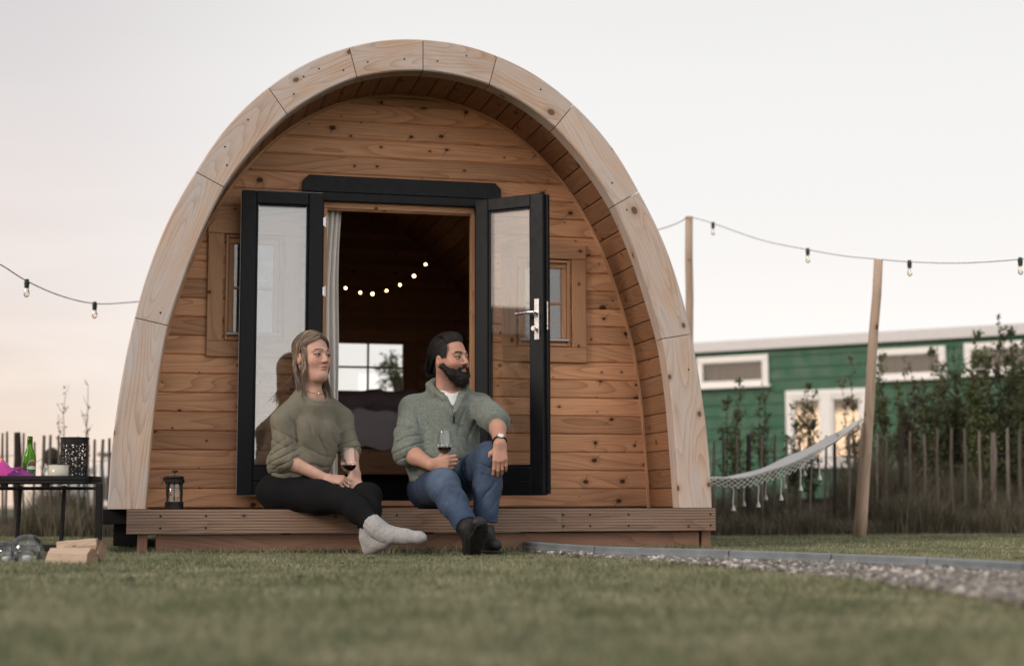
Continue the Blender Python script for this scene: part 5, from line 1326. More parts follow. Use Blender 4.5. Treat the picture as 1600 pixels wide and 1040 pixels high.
def hand_prims(w, d, back, thumb_side, curl, s=1.0, spread=.06, thumb=(50, 20, 15), male=True):
    """w wrist, d finger direction, back = back-of-hand normal, thumb_side +1/-1 along cross(d,back)"""
    d = unit(d); back = unit(back-d*(back@d)); lat = np.cross(d, back)*thumb_side; P = []; tips = []
    pl = .088*s; rad = .0088*s if male else .0074*s
    ws = [(.030, 1.00, 1.0), (.010, 1.04, 1.0), (-.010, 1.0, .97), (-.029, .90, .88)]     # lateral offset (index..little)
    Ls = [(.044, .027, .021), (.048, .031, .022), (.045, .029, .021), (.035, .021, .019)]
    for i, ((lo_, f_, rr), L, cu) in enumerate(zip(ws, Ls, curl)):
        kn = w+d*pl*f_+lat*lo_*s*.95; st = w+d*.012*s+lat*lo_*s*.55
        P.append(RC(st, kn, .0155*s*(1 if male else .9), .0118*s*rr*(1 if male else .9), .016))
        ang = 0; p = kn; dd0 = unit(d+lat*spread*(1.5-i))
        for j in range(3):
            ang += math.radians(cu[j]); dd = dd0*math.cos(ang)-back*math.sin(ang); q = p+dd*L[j]*s
            P.append(RC(p, q, rad*(1.12-.1*j)*rr, rad*(1.02-.13*j)*rr, .003 if j else .006)); p = q
        tips.append((p, dd, -(dd0*math.sin(ang)+back*math.cos(ang))))
    a0 = w+d*.022*s+lat*.024*s-back*.004; t1 = math.radians(thumb[0]); td = unit(d*math.cos(t1)+lat*math.sin(t1)-back*.35); a1 = a0+td*.038*s
    t2 = math.radians(thumb[1]); td2 = unit(d*math.cos(t2)+lat*math.sin(t2)-back*.45); a2 = a1+td2*.030*s; td3 = unit(d*math.cos(t2-.2)+lat*math.sin(t2-.2)-back*math.sin(math.radians(thumb[2]+25))); a3 = a2+td3*.024*s
    P += [RC(w+d*.02*s, a1, .0165*s, .0115*s, .014), RC(a1, a2, .0108*s*(1 if male else .88), .0100*s*(1 if male else .88), .005), RC(a2, a3, .0098*s*(1 if male else .88), .0080*s*(1 if male else .88), .003)]
    return P, tips
M['skin_f'] = None
def skin_mat(name):
    t = NT(name); c = t.n('VertexColor', layer_name='Col').outputs[0]; tc = t.n('TexCoord').outputs['Object']; nn = t.noise(tc, 220, 4, .6); n2 = t.noise(tc, 24, 3)
    f = t.mapr(n2, .3, .7, .93, 1.07); c = t.mix(1.0, c, t.n('CombineColor', {0: f, 1: f, 2: f}).outputs[0], 'MULTIPLY')
    b = t.bsdf(c, .52, nn, .12, .001); b.inputs['Subsurface Weight'].default_value = .12; b.inputs['Subsurface Radius'].default_value = (.010, .004, .002); b.inputs['Subsurface Scale'].default_value = 1.0; b.inputs['Specular IOR Level'].default_value = .35
    return t.m
M['skin'] = skin_mat('skin')
def person_colors(V, T, R, c, s, skin, lip, male, brow):
    q = ((V-c)@R)/s; col = np.tile(np.array(skin), (len(V), 1)); hd = np.linalg.norm(q-[0, 0, 0], axis=1) < .17
    def blend(m, cc): col[:] = col*(1-m[:, None])+np.array(cc)*m[:, None]
    g = lambda cx, cy, cz, r: np.exp(-(((q[:, 0]-cx)**2+(q[:, 1]-cy)**2+(q[:, 2]-cz)**2)/r**2))
    red = np.array(skin)*[1.12, .74, .70]
    for sx in (-1, 1): blend(.5*g(sx*.042, .066, -.028, .024), red); blend(.35*g(sx*.078, -.012, -.012, .03), red)
    blend(.4*g(0, .108, -.028, .014), red)
    lm = np.clip(1.6-np.abs(q[:, 0])/.014, 0, 1)*np.clip(1.5-np.abs((q[:, 2]+.063)/.0085), 0, 1)*(q[:, 1] > .070); blend(np.clip(lm, 0, .85), lip)
    for sx in (-1, 1):
        bz = .0215+.004*np.sin(np.clip((q[:, 0]*sx-.012)/.036, 0, 1)*PI)-(.0 if male else -.002); bw = .0052 if male else .0032
        m = np.clip(1.6-np.abs(q[:, 2]-bz)/bw, 0, 1)*np.clip((q[:, 0]*sx-.011)/.004, 0, 1)*np.clip((.050-q[:, 0]*sx)/.006, 0, 1)*(q[:, 1] > .04); blend(m*.95, brow)
        e = np.sqrt(((q[:, 0]*sx-.0315)/.0155)**2+((q[:, 2]+.0)/.0085)**2); m = np.clip(1.5-np.abs(e-.85)/.25, 0, 1)*(q[:, 1] > .06)*(q[:, 2] > -.003); blend(m*.92, np.array(brow)*.4)
        blend(.30*g(sx*.031, .082, -.012, .013), np.array(skin)*.5)
    if male:   # beard shadow
        m = np.clip((-.030-q[:, 2])/.02, 0, 1)*hd*np.clip((q[:, 1]+.03)/.03, 0, 1)*(1-np.clip(lm, 0, 1)); blend(m*.5, (.05, .03, .025))
    return col
def eyes(parent, T, R, s, gaze, iris):
    for sx in (-1, 1):
        c = T((sx*.031, .0745, 0)); r = .0132*s; n = 18; gz_ = unit(R@np.array(gaze)); x = unit(np.cross(UPV, gz_)); RR = fr(x, np.cross(gz_, x), gz_); V = []; Cc = []
        for i in range(n+1):
            th_ = PI*i/n
            for j in range(20):
                a = 2*PI*j/20; V.append(c+RR@(np.array([math.sin(th_)*math.cos(a), math.sin(th_)*math.sin(a), math.cos(th_)])*r)); Cc.append((.004, .004, .004) if th_ < .22 else (iris if th_ < .64 else (.34, .30, .29)))
        I = np.arange((n+1)*20).reshape(n+1, 20); I2 = np.hstack([I, I[:, :1]]); Fq = np.stack([I2[:-1, :-1], I2[1:, :-1], I2[1:, 1:], I2[:-1, 1:]], -1).reshape(-1, 4)
        npmesh('eye', np.array(V), Fq, M['eye'], parent, True, np.array(Cc))
M['eye'] = vcol('eye', .3, 50, .0, 0, Specular_IOR_Level=.2)
M['cloth_w'] = None
def strands(name, paths, rads, cols, mat, parent, n=4):
    """paths (N,m,3) ; flat little tubes with per strand colour"""
    P = np.array(paths); N_, m, _ = P.shape; T_ = np.gradient(P, axis=1); T_ /= np.linalg.norm(T_, axis=2, keepdims=True)+1e-9
    ref = np.array([.3, .2, .93]); X = np.cross(T_, ref); X /= np.linalg.norm(X, axis=2, keepdims=True)+1e-9; Y = np.cross(T_, X)
    a = np.arange(n)*2*PI/n; tap = np.interp(np.linspace(0, 1, m), [0, .1, .75, 1], [.6, 1, .8, .15])
    r = np.array(rads)[:, None, None, None]*tap[None, :, None, None]
    V = P[:, :, None, :]+r*(X[:, :, None, :]*np.cos(a)[None, None, :, None]+Y[:, :, None, :]*np.sin(a)[None, None, :, None])
    idx = np.arange(N_*m*n).reshape(N_, m, n); nx = np.roll(idx, -1, 2); Fq = np.stack([idx[:, :-1], nx[:, :-1], nx[:, 1:], idx[:, 1:]], -1).reshape(-1, 4)
    C = np.repeat(np.array(cols), m*n, axis=0); return npmesh(name, V.reshape(-1, 3), Fq, mat, parent, True, C)
def scalp(p, lift=0.0, rad=(.0795, .0995, .0885), c=(0, -.019, .037)):
    """pull a control point on to the hair surface of the skull (upper part) or close to the neck (lower part)"""
    p = np.array(p, float); c = np.array(c); rad = np.array(rad)
    if p[2] > -.005:
        n = np.linalg.norm((p-c)/rad); return c+(p-c)/n*(1+lift/.09)
    f = min(1, (-.005-p[2])/.13); ex = .084-.006*f; ey = .092-.020*f; q = np.array([p[0]/ex, (p[1]+.014)/ey]); n = np.linalg.norm(q)
    if n > 1.08: p[0] *= 1.08/n; p[1] = (p[1]+.014)*1.08/n-.014
    return p
def smooth_path(ctrl, m=14):
    ctrl = np.array(ctrl); k = len(ctrl); t = np.linspace(0, k-1, m); o = []
    for q in t:
        i = min(int(q), k-2); f = q-i; a = ctrl[max(i-1, 0)]; b = ctrl[i]; c = ctrl[i+1]; d = ctrl[min(i+2, k-1)]
        o.append(.5*((2*b)+(-a+c)*f+(2*a-5*b+4*c-d)*f*f+(-a+3*b-3*c+d)*f**3))
    return np.array(o)
t = NT('hair'); c_ = t.n('VertexColor', layer_name='Col').outputs[0]; b_ = t.bsdf(c_, .6); b_.inputs['Specular IOR Level'].default_value = .22; M['hair'] = t.m
def knit(name, c1, c2, c3=None, sc=260, bump=.5, sheen=.12, rough=.92):
    t = NT(name); tc = t.n('TexCoord').outputs['Object']; n1 = t.noise(tc, sc, 2, .7); n2 = t.noise(tc, sc*2.2, 2, .6); n3 = t.noise(tc, 9, 3)
    c = t.ramp(t.math('MULTIPLY_ADD', t.math('SUBTRACT', n1, .5), 1.9, .5), [(0.1, c1), (.5, c2), (.9, c3 or c2)]); f = t.mapr(n3, .3, .7, .88, 1.12)
    c = t.mix(1.0, c, t.n('CombineColor', {0: f, 1: f, 2: f}).outputs[0], 'MULTIPLY')
    b = t.bsdf(c, rough, n2, bump, .0025); b.inputs['Specular IOR Level'].default_value = .2; b.inputs['Sheen Weight'].default_value = sheen; return t.m
M['olive'] = knit('olive_sweatshirt', (.140, .130, .096), (.162, .150, .113), (.185, .172, .130), 400, .2)
M['marl'] = knit('marled_knit', (.06, .078, .068), (.145, .172, .15), (.33, .36, .32), 330, .6)
M['leggings'] = knit('black_leggings', (.0035, .004, .0045), (.005, .0055, .0065), None, 500, .15, 0.0, .9)
M['sock'] = knit('grey_melange_sock', (.17, .17, .17), (.34, .34, .34), (.55, .55, .54), 330, .7)
M['tee'] = plain('white_cotton_tee', (.70, .70, .70), .9)
t = NT('denim'); tc = t.n('TexCoord').outputs['Object']; cc = t.n('VertexColor', layer_name='Col').outputs[0]; n1 = t.noise(tc, 420, 3, .7); n2 = t.noise(tc, 14, 4); f = t.mapr(t.math('ADD', t.math('MULTIPLY', n1, .55), t.math('MULTIPLY', n2, .45)), .36, .64, .5, 1.5)
cc = t.mix(1.0, cc, t.n('CombineColor', {0: f, 1: f, 2: f}).outputs[0], 'MULTIPLY'); t.bsdf(cc, .88, n1, .4, .0015); M['denim'] = t.m
M['shoe'] = plain('black_shoe', (.008, .008, .009), .6, nscale=120, namp=.4, bump=.4); M['sole'] = plain('black_rubber', (.010, .010, .010), .75, nscale=300, namp=.5, bump=.8)
def cloth(name, prims, h, mat, parent, disp=None, col=None, relax=True):
    V, Fq = sdf_mesh(prims, h, disp)
    return npmesh(name, V, Fq, mat, parent, True, col(V) if col else None)
def torus_chain(pts, r, k=.006, op='u', flat=None): return [RC(pts[i], pts[(i+1) % len(pts)], r, r, k, op, flat=flat) for i in range(len(pts))]
def ring(c, ax, r, n=12, sc=1.0):
    ax = unit(ax); x = unit(np.cross(ax, [.1, .2, 1.])); y = np.cross(ax, x); return [np.array(c)+x*r*math.cos(2*PI*i/n)+y*r*sc*math.sin(2*PI*i/n) for i in range(n)]
def lerp(a, b, f): return np.array(a)+(np.array(b)-np.array(a))*f

# ---------------------------------------------------------------- THE WOMAN
def woman():
    W = lambda x, y, Y: atY(x, y, Y-.10); R = facing(41, .03, .0); s = 1.06
    hc = W(489, 557, -.06); root = thing('person', tuple(W(455, 795, -.03)*[1, 1, 0]+[0, 0, .232]), 'woman in an olive sweatshirt and black leggings sitting on the deck with crossed ankles', 'person')
    hp, T = head_prims(hc, R, s, False)
    B = facing(36); bl, bf = B[:, 0], B[:, 1]
    pel = W(450, 766, -.03); nb = W(486, 616, -.055)
    shR = W(443, 658, -.14); shL = W(533, 655, .05); elR = W(441, 716, -.17); wrR = W(509, 747, -.225); elL = W(547, 703, -.03); wrL = W(555, 737, -.185)
    hipR = W(446, 769, -.09); hipL = W(474, 768, .05); knR = W(543, 783, -.37); anR = W(590, 826, -.55); knL = W(576, 775, -.24); anL = W(577, 840, -.46)
    chest = W(481, 672, -.05); belly = W(468, 728, -.05)
    body = list(hp)
    body += [RC(T((0, -.028, -.045)), nb+[0, 0, -.02], .052*s, .060, .03), RC(nb+[0, 0, -.015], lerp(shR, nb, .25), .045, .04, .03), RC(nb+[0, 0, -.015], lerp(shL, nb, .25), .045, .04, .03)]
    body += [EL(chest, (.14, .10, .13), B, .05), EL(belly, (.13, .10, .12), B, .05), EL(pel, (.15, .12, .09), B, .05)]
    body += [RC(shR, elR, .042, .036, .03), RC(elR, lerp(elR, wrR, .3), .036, .0365, .02), RC(lerp(elR, wrR, .3), wrR, .0365, .0245, .02)]
    body += [RC(shL, elL, .042, .036, .03), RC(elL, lerp(elL, wrL, .3), .035, .035, .02), RC(lerp(elL, wrL, .3), wrL, .035, .024, .02)]
    stem = 0
    hR, _ = hand_prims(wrR, rim*.97-UPV*.10+tcam*.12, UPV*.80+tcam*.60, -1, [(28, 42, 30), (36, 48, 32), (42, 52, 34), (48, 54, 34)], .95, .05, (22, 8, 30), False)
    hL, _ = hand_prims(wrL, -UPV*.84+tcam*.40+rim*.02, tcam*.85+rim*.30+UPV*.25, 1, [(26, 34, 24), (20, 30, 22), (14, 26, 20), (6, 20, 16)], .93, .11, (45, 25, 20), False)
    body += hR+hL
    body += [RC(hipR, knR, .070, .05, .04), RC(knR, anR, .045, .032, .03), RC(hipL, knL, .07, .05, .04), RC(knL, anL, .045, .032, .03)]
    heR = W(600, 836, -.57); toR = W(655, 839, -.65); heL = W(578, 855, -.46); toL = W(612, 839, -.60)
    body += [RC(anR, heR, .028, .024), RC(heR, toR, .022, .02), RC(anL, heL, .028, .024), RC(heL, toL, .022, .02)]
    V, Fq = sdf_mesh(body, .0024); skin = (.52, .315, .245)
    o = npmesh('body', V, Fq, M['skin'], root, True, person_colors(V, T, R, hc, s, skin, (.36, .11, .10), False, (.05, .03, .022)))
    eyes(root, T, R, s, (.10, 1, .0), (.035, .045, .04))
    # sweatshirt
    up_ = unit(nb-belly)
    sw = [EL(chest+[0, 0, .0], (.150, .112, .150), B, .05), EL(belly+[0, 0, .02]-bl*.01, (.168, .145, .120), B, .06), EL(lerp(chest, belly, .5)+bl*.03, (.155, .125, .12), B, .06), RC(lerp(nb, shR, .35)-[0, 0, .012], shR, .054, .058, .05), RC(lerp(nb, shL, .35)-[0, 0, .012], shL, .054, .056, .05),
          EL(chest+bf*.075-[0, 0, .02]+bl*.06, (.06, .05, .065), B, .06), EL(chest+bf*.075-[0, 0, .02]-bl*.06, (.07, .06, .075), B, .05),
          RC(nb+[0, 0, .004]-bl*.052, shR+[0, 0, .006], .036, .052, .04), RC(nb+[0, 0, .004]+bl*.052, shL+[0, 0, .006], .036, .050, .04), RC(nb-[0, 0, .01], nb-[0, 0, .06], .072, .10, .04), RC(belly-[0, 0, .01], belly-[0, 0, .075], .150, .140, .04, flat=(bf, 1.15), capb=True)]
    cuR = lerp(elR, wrR, .23); cuL = lerp(elL, wrL, .10)
    sw += [RC(shR, elR, .059, .058, .03), RC(elR, cuR, .057, .048, .025, capb=True)]
    sw += [RC(shL, elL, .058, .053, .03), RC(elL, cuL, .053, .046, .025, capb=True)]
    dR = unit(wrR-elR); dLl = unit(wrL-elL)
    sw += torus_chain(ring(cuR-dR*.014, dR, .040, 12), .012, .012)+torus_chain(ring(cuL-dLl*.012, dLl, .037, 12), .011, .012)
    hem = belly-[0, 0, .082]; 
    nk = nb+[0, 0, -.012]+bf*.018
    sw += [RC(nk+[0, 0, .06]+bf*.02, nk-[0, 0, .004], .074, .068, .008, 's')]
    sw += torus_chain(ring(nk+bf*.004-[0, 0, .006], unit(UPV+bf*.42), .0715, 18), .0085, .004)
    fs = [(elR+[0, 0, .01], unit(UPV-rim*.5), 170, .012, .065), (lerp(shR, elR, .6), unit(UPV+rim*.6), 120, .009, .06), (cuR, dR, 210, .006, .04), (elL, unit(UPV-rim*.3), 170, .011, .06), (lerp(shL, elL, .5), unit(UPV-rim*.5), 120, .006, .06), (belly-[0, 0, .04]+bf*.1, unit(UPV+bl*.15), 110, .009, .12), (belly-[0, 0, .03]-bl*.12, unit(UPV-bl*.3), 120, .009, .09), (lerp(shR, chest, .45)-[0, 0, .05]+tcam*.06, unit(bl+UPV*.25), 95, .009, .085),
          (chest+bf*.1-[0, 0, .07], unit(bl*.8+UPV*.6), 75, .006, .11), (lerp(shL, chest, .3)-[0, 0, .06]+tcam*.05, unit(bl-UPV*.35), 110, .008, .06)]
    cloth('sweatshirt', sw, .0034, M['olive'], root, folds(fs, .0012, 20, 1.0))
    # leggings
    lg = [EL(pel+[0, 0, .0]-bf*.02, (.158, .135, .10), B, .05), EL(belly-[0, 0, .065], (.142, .12, .07), B, .04), EL(lerp(hipR, pel, .3)-bf*.05-[0, 0, .01], (.11, .10, .09), B, .05), RC(hipR, lerp(hipR, knR, .55), .098, .082, .04), RC(lerp(hipR, knR, .55), knR, .082, .064, .04), RC(knR, lerp(knR, anR, .35), .062, .060, .03), RC(lerp(knR, anR, .35), lerp(knR, anR, .95), .060, .041, .03, capb=True),
          RC(hipL, knL, .093, .066, .04), RC(knL, lerp(knL, anL, .35), .063, .060, .03), RC(lerp(knL, anL, .35), lerp(knL, anL, .9), .060, .042, .03, capb=True)]
    lg = [p for p in lg]
    fs = [(hipR, unit(bf+UPV), 70, .005, .09), (knR, unit(knR-hipR), 150, .005, .06), (lerp(hipR, knR, .4), unit(rim+UPV), 50, .003, .12)]
    cloth('leggings', lg, .0045, M['leggings'], root, folds(fs, .0012, 18, 2.0))
    # socks
    for an, he, to, kn, nm in ((anR, heR, toR, knR, 'sock'), (anL, heL, toL, knL, 'sock')):
        ax = unit(kn-an); fd = unit(to-he); bf_ = bf; sp = [RC(an+ax*.055, an, .047, .043, .02, capa=True), RC(an, he, .043, .036, .02), RC(he, lerp(he, to, .6), .036, .037, .025), RC(lerp(he, to, .6), to, .037, .028, .02), RC(an, lerp(he, to, .35)+ax*.012, .036, .036, .03), RC(to, to+fd*.022, .027, .017, .02)]
        for q in range(4): sp += torus_chain(ring(an+ax*(.004+.016*q)+bf_*.003*(q % 2), ax, .0445, 12), .0058, .005)
        cloth(nm, sp, .003, M['sock'], root, folds([(an, ax, 190, .003, .05)], .0012, 50, 1))
    # hair: inner volume and strands
    hv = [EL(T((0, -.030, .048)), np.array((.080, .098, .081))*s, R, .02), RC(T((0, -.062, .02)), T((0, -.066, -.10)), .050*s, .034*s, .04), RC(T((.052, -.045, -.02)), T((.045, -.052, -.14)), .030*s, .020*s, .03), RC(T((-.052, -.045, -.02)), T((-.045, -.052, -.14)), .030*s, .020*s, .03)]
    hv += [EL(T((0, .088, -.008)), np.array((.056, .052, .076))*s, R, .012, 's')]
    cloth('hair', hv, .0035, M['hair'], root, lambda X: .0025*wob(X, 90, 1), lambda V: np.tile(np.array((.075, .052, .038)), (len(V), 1)))
    rg = np.random.default_rng(12); paths = []; rads = []; cols = []
    for i in range(3200):
        sd = rg.choice([-1, 1]); y0 = rg.uniform(-.10, .078); j = lambda a: rg.normal(0, a); f = (y0+.10)/.178; lift = rg.uniform(-.004, .003); fr_ = f > .80
        L = rg.uniform(.80, 1.20) if not fr_ else rg.uniform(.9, 1.35); xs = .086+lift
        zt_ = .134-.55*max(0, y0-.01)**1.15*1.6-.25*max(0, -.03-y0)
        back = 0 if fr_ and rg.random() < .6 else rg.uniform(.1, .6)
        p = [(sd*.006+j(.004), y0, zt_+lift), (sd*.048, y0*.95+.002-.012*back, zt_-.016+lift), (sd*(xs-.004), y0*.72-.012-.018*back, .062+j(.004)), (sd*(xs+.002), (.040 if fr_ else y0*.5-.02)-.030*back+j(.005), .008), (sd*(.084+j(.004)), (.034 if fr_ else -.028)-.028*back+j(.006), -.055), (sd*(.078+j(.006)), -.014-.012*back+(.030 if fr_ else 0)+j(.006), -.055-.068*L), (sd*(.074+j(.011)), .002-.012*back+(.026 if fr_ else 0)+j(.009), -.055-.150*L)]
        p = [scalp(x, lift+.006) if k_ < 6 else x for k_, x in enumerate(p)]; q = smooth_path(p, 18); tt_ = np.linspace(0, 1, 18); wv = np.clip((tt_-.4)/.6, 0, 1); ph = y0*55+sd; q = q+np.stack([sd*.0065*np.sin(tt_*17+ph)*wv, .0075*np.sin(tt_*15+ph*1.3+1)*wv, 0*wv], 1)
        paths.append([T(x) for x in q]); rads.append(rg.uniform(.0007, .0014)); u = rg.random(); base = np.array((.060, .042, .032)); bl_ = np.array((.42, .32, .22)); mid_ = np.array((.14, .10, .075)); ash = np.array((.20, .175, .155))
        cc = (bl_ if u < (.30 if f > .5 else .12) else (mid_ if u < .6 else (ash if u < .72 else base)))*rg.uniform(.75, 1.2); cols.append(cc)
    for i in range(520):      # back of the head, falling behind the shoulder
        x0 = rg.normal(0, .035); j = lambda a: rg.normal(0, a)
        p = [(x0*.4, -.06+j(.01), .125), (x0*1.3, -.108, .08), (x0*1.6, -.120+j(.003), 0), (x0*1.5+j(.005), -.094+j(.005), -.08), (x0*1.4+j(.006), -.052+j(.006), -.165*rg.uniform(.85, 1.1))]
        p = [scalp(x, .004) if k_ < 4 else x for k_, x in enumerate(p)]; paths.append([T(x) for x in smooth_path(p, 18)]); rads.append(rg.uniform(.001, .002)); cols.append(np.array((.11, .08, .06))*rg.uniform(.7, 2.2))
    strands('hair_strands', paths, rads, cols, M['hair'], root)
    # necklace
    mb = MB(); ck = nb+bf*.018+[0, 0, .028]; P = ring(ck, unit(UPV+bf*.55), .060, 26); tube(mb, P+[P[0]], .0011, 5); ball(mb, ck+unit(bf-UPV*.5)*.062, .0035, 6); 
    M['gold'] = plain('gold', (.75, .55, .30), .25, 1.0); mb.build('necklace', M['gold'], root)
    return stem
# ---------------------------------------------------------------- THE MAN
def man():
    W = atY; R = facing(43, .05, .0); s = 1.07
    hc = W(705, 561, -.05); root = thing('person', tuple(W(690, 795, 0)*[1, 1, 0]+[0, 0, .232]), 'bearded man in a grey green quarter zip fleece and blue jeans sitting on the deck', 'person')
    hp, T = head_prims(hc, R, s, True)
    B = facing(12); bl, bf = B[:, 0], B[:, 1]
    pel = W(686, 765, .0); nb = W(700, 612, -.03)
    shR = W(645, 639, -.01); shL = W(750, 636, -.03); elR = W(636, 706, -.14); wrR = W(674, 726, -.31); elL = W(776, 658, -.29); wrL = W(781, 692, -.49)
    hipR = W(668, 765, .0); hipL = W(712, 762, .0); knR = W(692, 758, -.42); anR = W(732, 826, -.70); knL = W(764, 714, -.40); anL = W(757, 832, -.41)
    chest = W(697, 665, -.02); belly = W(688, 725, -.05)
    body = list(hp)
    body += [RC(T((0, -.022, -.045)), nb+[0, 0, -.02], .062*s, .068, .03), RC(nb-[0, 0, .01], lerp(shR, nb, .3), .05, .045, .03), RC(nb-[0, 0, .01], lerp(shL, nb, .3), .05, .045, .03)]
    body += [EL(chest, (.165, .11, .15), B, .05), EL(belly, (.15, .13, .12), B, .05), EL(pel, (.155, .12, .09), B, .05)]
    body += [RC(shR, elR, .05, .042, .03), RC(elR, lerp(elR, wrR, .35), .044, .0445, .02), RC(lerp(elR, wrR, .35), wrR, .0445, .031, .02)]
    body += [RC(shL, elL, .05, .042, .03), RC(elL, lerp(elL, wrL, .35), .041, .0415, .02), RC(lerp(elL, wrL, .35), wrL, .0415, .031, .02)]
    hR, _ = hand_prims(wrR, rim*.90+UPV*.12+tcam*.25, tcam*.92-rim*.25, -1, [(32, 62, 45), (38, 66, 48), (42, 68, 48), (46, 70, 48)], 1.0, .02, (28, -5, 60), True)
    hL, _ = hand_prims(wrL, -UPV*.97+tcam*.18, tcam*.95+UPV*.2, 1, [(20, 22, 18), (24, 28, 20), (26, 30, 22), (22, 26, 20)], 1.02, .05, (38, 32, 10), True)
    body += hR+hL
    body += [RC(hipR, knR, .08, .055, .04), RC(knR, anR, .052, .036, .03), RC(hipL, knL, .08, .055, .04), RC(knL, anL, .052, .036, .03)]
    heR = W(737, 858, -.72); fR = unit(tcam*.80+UPV*.58+rim*.06); toR = heR+fR*.225; heL = W(752, 860, -.38); heL[2] = .05; fL = unit(tcam+rim*.25); toL = heL+fL*.2
    body += [RC(anR, heR, .03, .028), RC(heR, toR, .026, .022), RC(anL, heL, .03, .028), RC(heL, toL, .026, .022)]
    V, Fq = sdf_mesh(body, .0024); skin = (.46, .255, .185)
    col = person_colors(V, T, R, hc, s, skin, (.42, .17, .15), True, (.018, .012, .01))
    npmesh('body', V, Fq, M['skin'], root, True, col)
    eyes(root, T, R, s, (.22, 1, .02), (.03, .022, .016))
    # fleece
    sw = [EL(chest, (.188, .132, .165), B, .05), EL(belly+[0, 0, .01], (.190, .160, .140), B, .06), EL(lerp(chest, belly, .5), (.190, .142, .13), B, .06), RC(lerp(nb, shR, .4)-[0, 0, .02], shR, .070, .072, .05), RC(lerp(nb, shL, .4)-[0, 0, .02], shL, .070, .072, .05), RC(nb-[0, 0, .02], nb-[0, 0, .08], .085, .12, .04),
          RC(belly-[0, 0, .01], belly-[0, 0, .085], .168, .158, .04, flat=(bf, 1.08), capb=True)]
    cuR = lerp(elR, wrR, .22); cuL = lerp(elL, wrL, .12); dR = unit(wrR-elR); dL_ = unit(wrL-elL)
    sw += [RC(shR, lerp(shR, elR, .6), .074, .077, .03), RC(lerp(shR, elR, .6), elR, .077, .074, .03), RC(elR, cuR, .072, .060, .03, capb=True), RC(shL, lerp(shL, elL, .6), .074, .071, .03), RC(lerp(shL, elL, .6), elL, .071, .065, .03), RC(elL, cuL, .065, .059, .03, capb=True)]
    sw += torus_chain(ring(cuR-dR*.014, dR, .052, 12), .014, .010)+torus_chain(ring(cuL-dL_*.012, dL_, .053, 12), .013, .010)
    sw += torus_chain(ring(belly-[0, 0, .080], UPV, .152, 18), .012, .012)
    vp = chest+bf*.128+[0, 0, .052]; thr = nb+bf*.062+[0, 0, .045]
    sw += [RC(nb+[0, 0, .09]+bf*.03, nb-[0, 0, .005]+bf*.006, .098, .072, .008, 's'), RC(thr+bf*.05, vp+bf*.012, .064, .006, .006, 's')]
    # stand-up collar folded open: runs from the zip round the back of the neck
    cl = []
    for sd in (-1, 1):
        pts = [vp+bf*.006, lerp(vp, thr, .5)+bl*sd*.050+bf*.002, nb+bl*sd*.098+bf*.045+[0, 0, .004], nb+bl*sd*.100-bf*.012+[0, 0, .034], nb+bl*sd*.060-bf*.064+[0, 0, .058], nb-bf*.082+[0, 0, .062]]
        for a, b, r1, r2 in zip(pts[:-1], pts[1:], (.008, .013, .018, .021, .021), (.013, .018, .021, .021, .021)): cl.append(RC(a, b, r1, r2, .010))
        for a, b, in zip(pts[2:-1], pts[3:]): cl.append(RC(a-[0, 0, .028], b-[0, 0, .030], .016, .016, .016))
    sw += cl
    fs = [(elR+[0, 0, .02], unit(UPV-rim*.35), 150, .013, .08), (lerp(shR, elR, .55), unit(UPV+rim*.5), 105, .010, .075), (cuR, dR, 170, .006, .045), (elL, unit(dL_-rim*.3), 150, .010, .07), (lerp(shL, elL, .3), unit(rim+UPV*.5), 105, .009, .07), (belly-[0, 0, .05]+bf*.1, unit(UPV+bl*.2), 95, .012, .12),
          (lerp(shR, chest, .4)-[0, 0, .07]+bf*.08, unit(bl+UPV*.4), 95, .010, .085), (lerp(shL, chest, .4)-[0, 0, .07]+bf*.08, unit(bl-UPV*.4), 95, .010, .085), (chest+bf*.1-[0, 0, .10], unit(bl+UPV*.7), 70, .007, .12)]
    cloth('fleece', sw, .0036, M['marl'], root, folds(fs, .0014, 18, 4.0))
    # t-shirt in the opening
    ts = [RC(vp-bf*.032-[0, 0, .03], nb+bf*.028-[0, 0, .028], .03, .066, .03), RC(nb+[0, 0, .10]+bf*.025, nb+bf*.038+[0, 0, -.004], .076, .050, .006, 's')]
    cloth('t_shirt', ts, .003, M['tee'], root)
    mb = MB(); tube(mb, [vp+bf*.010+[0, 0, .004], vp+bf*.014-[0, 0, .02], vp+bf*.014-[0, 0, .045]], .0042, 6, flat=.5); ball(mb, vp+bf*.022-[0, 0, .012], .004, 6)
    box(mb, vp+bf*.021-[0, 0, .03], (.010, .005, .034), B, .002); mb.build('zip', M['black'], root)
    mb = MB()
    for sd in (-1, 1): tube(mb, [vp+bf*.014, lerp(vp, thr, .5)+bl*sd*.045+bf*.013, nb+bl*sd*.090+bf*.062+[0, 0, .002]], .0024, 5)
    mb.build('zip_tape', M['black'], root)
    # jeans
    def jcol(V):
        c = np.tile(np.array((.022, .042, .085)), (len(V), 1)); 
        for q, r, a in ((knR+tcam*.05+[0, 0, .03], .085, .75), (lerp(knR, anR, .4)+tcam*.05, .07, .35), (knL+tcam*.06, .075, .35), (lerp(knL, anL, .5)+tcam*.06, .09, .3)):
            m = a*np.exp(-((V-q)**2).sum(1)/r**2); c = c*(1-m[:, None])+np.array((.10, .15, .22))*m[:, None]
        return c
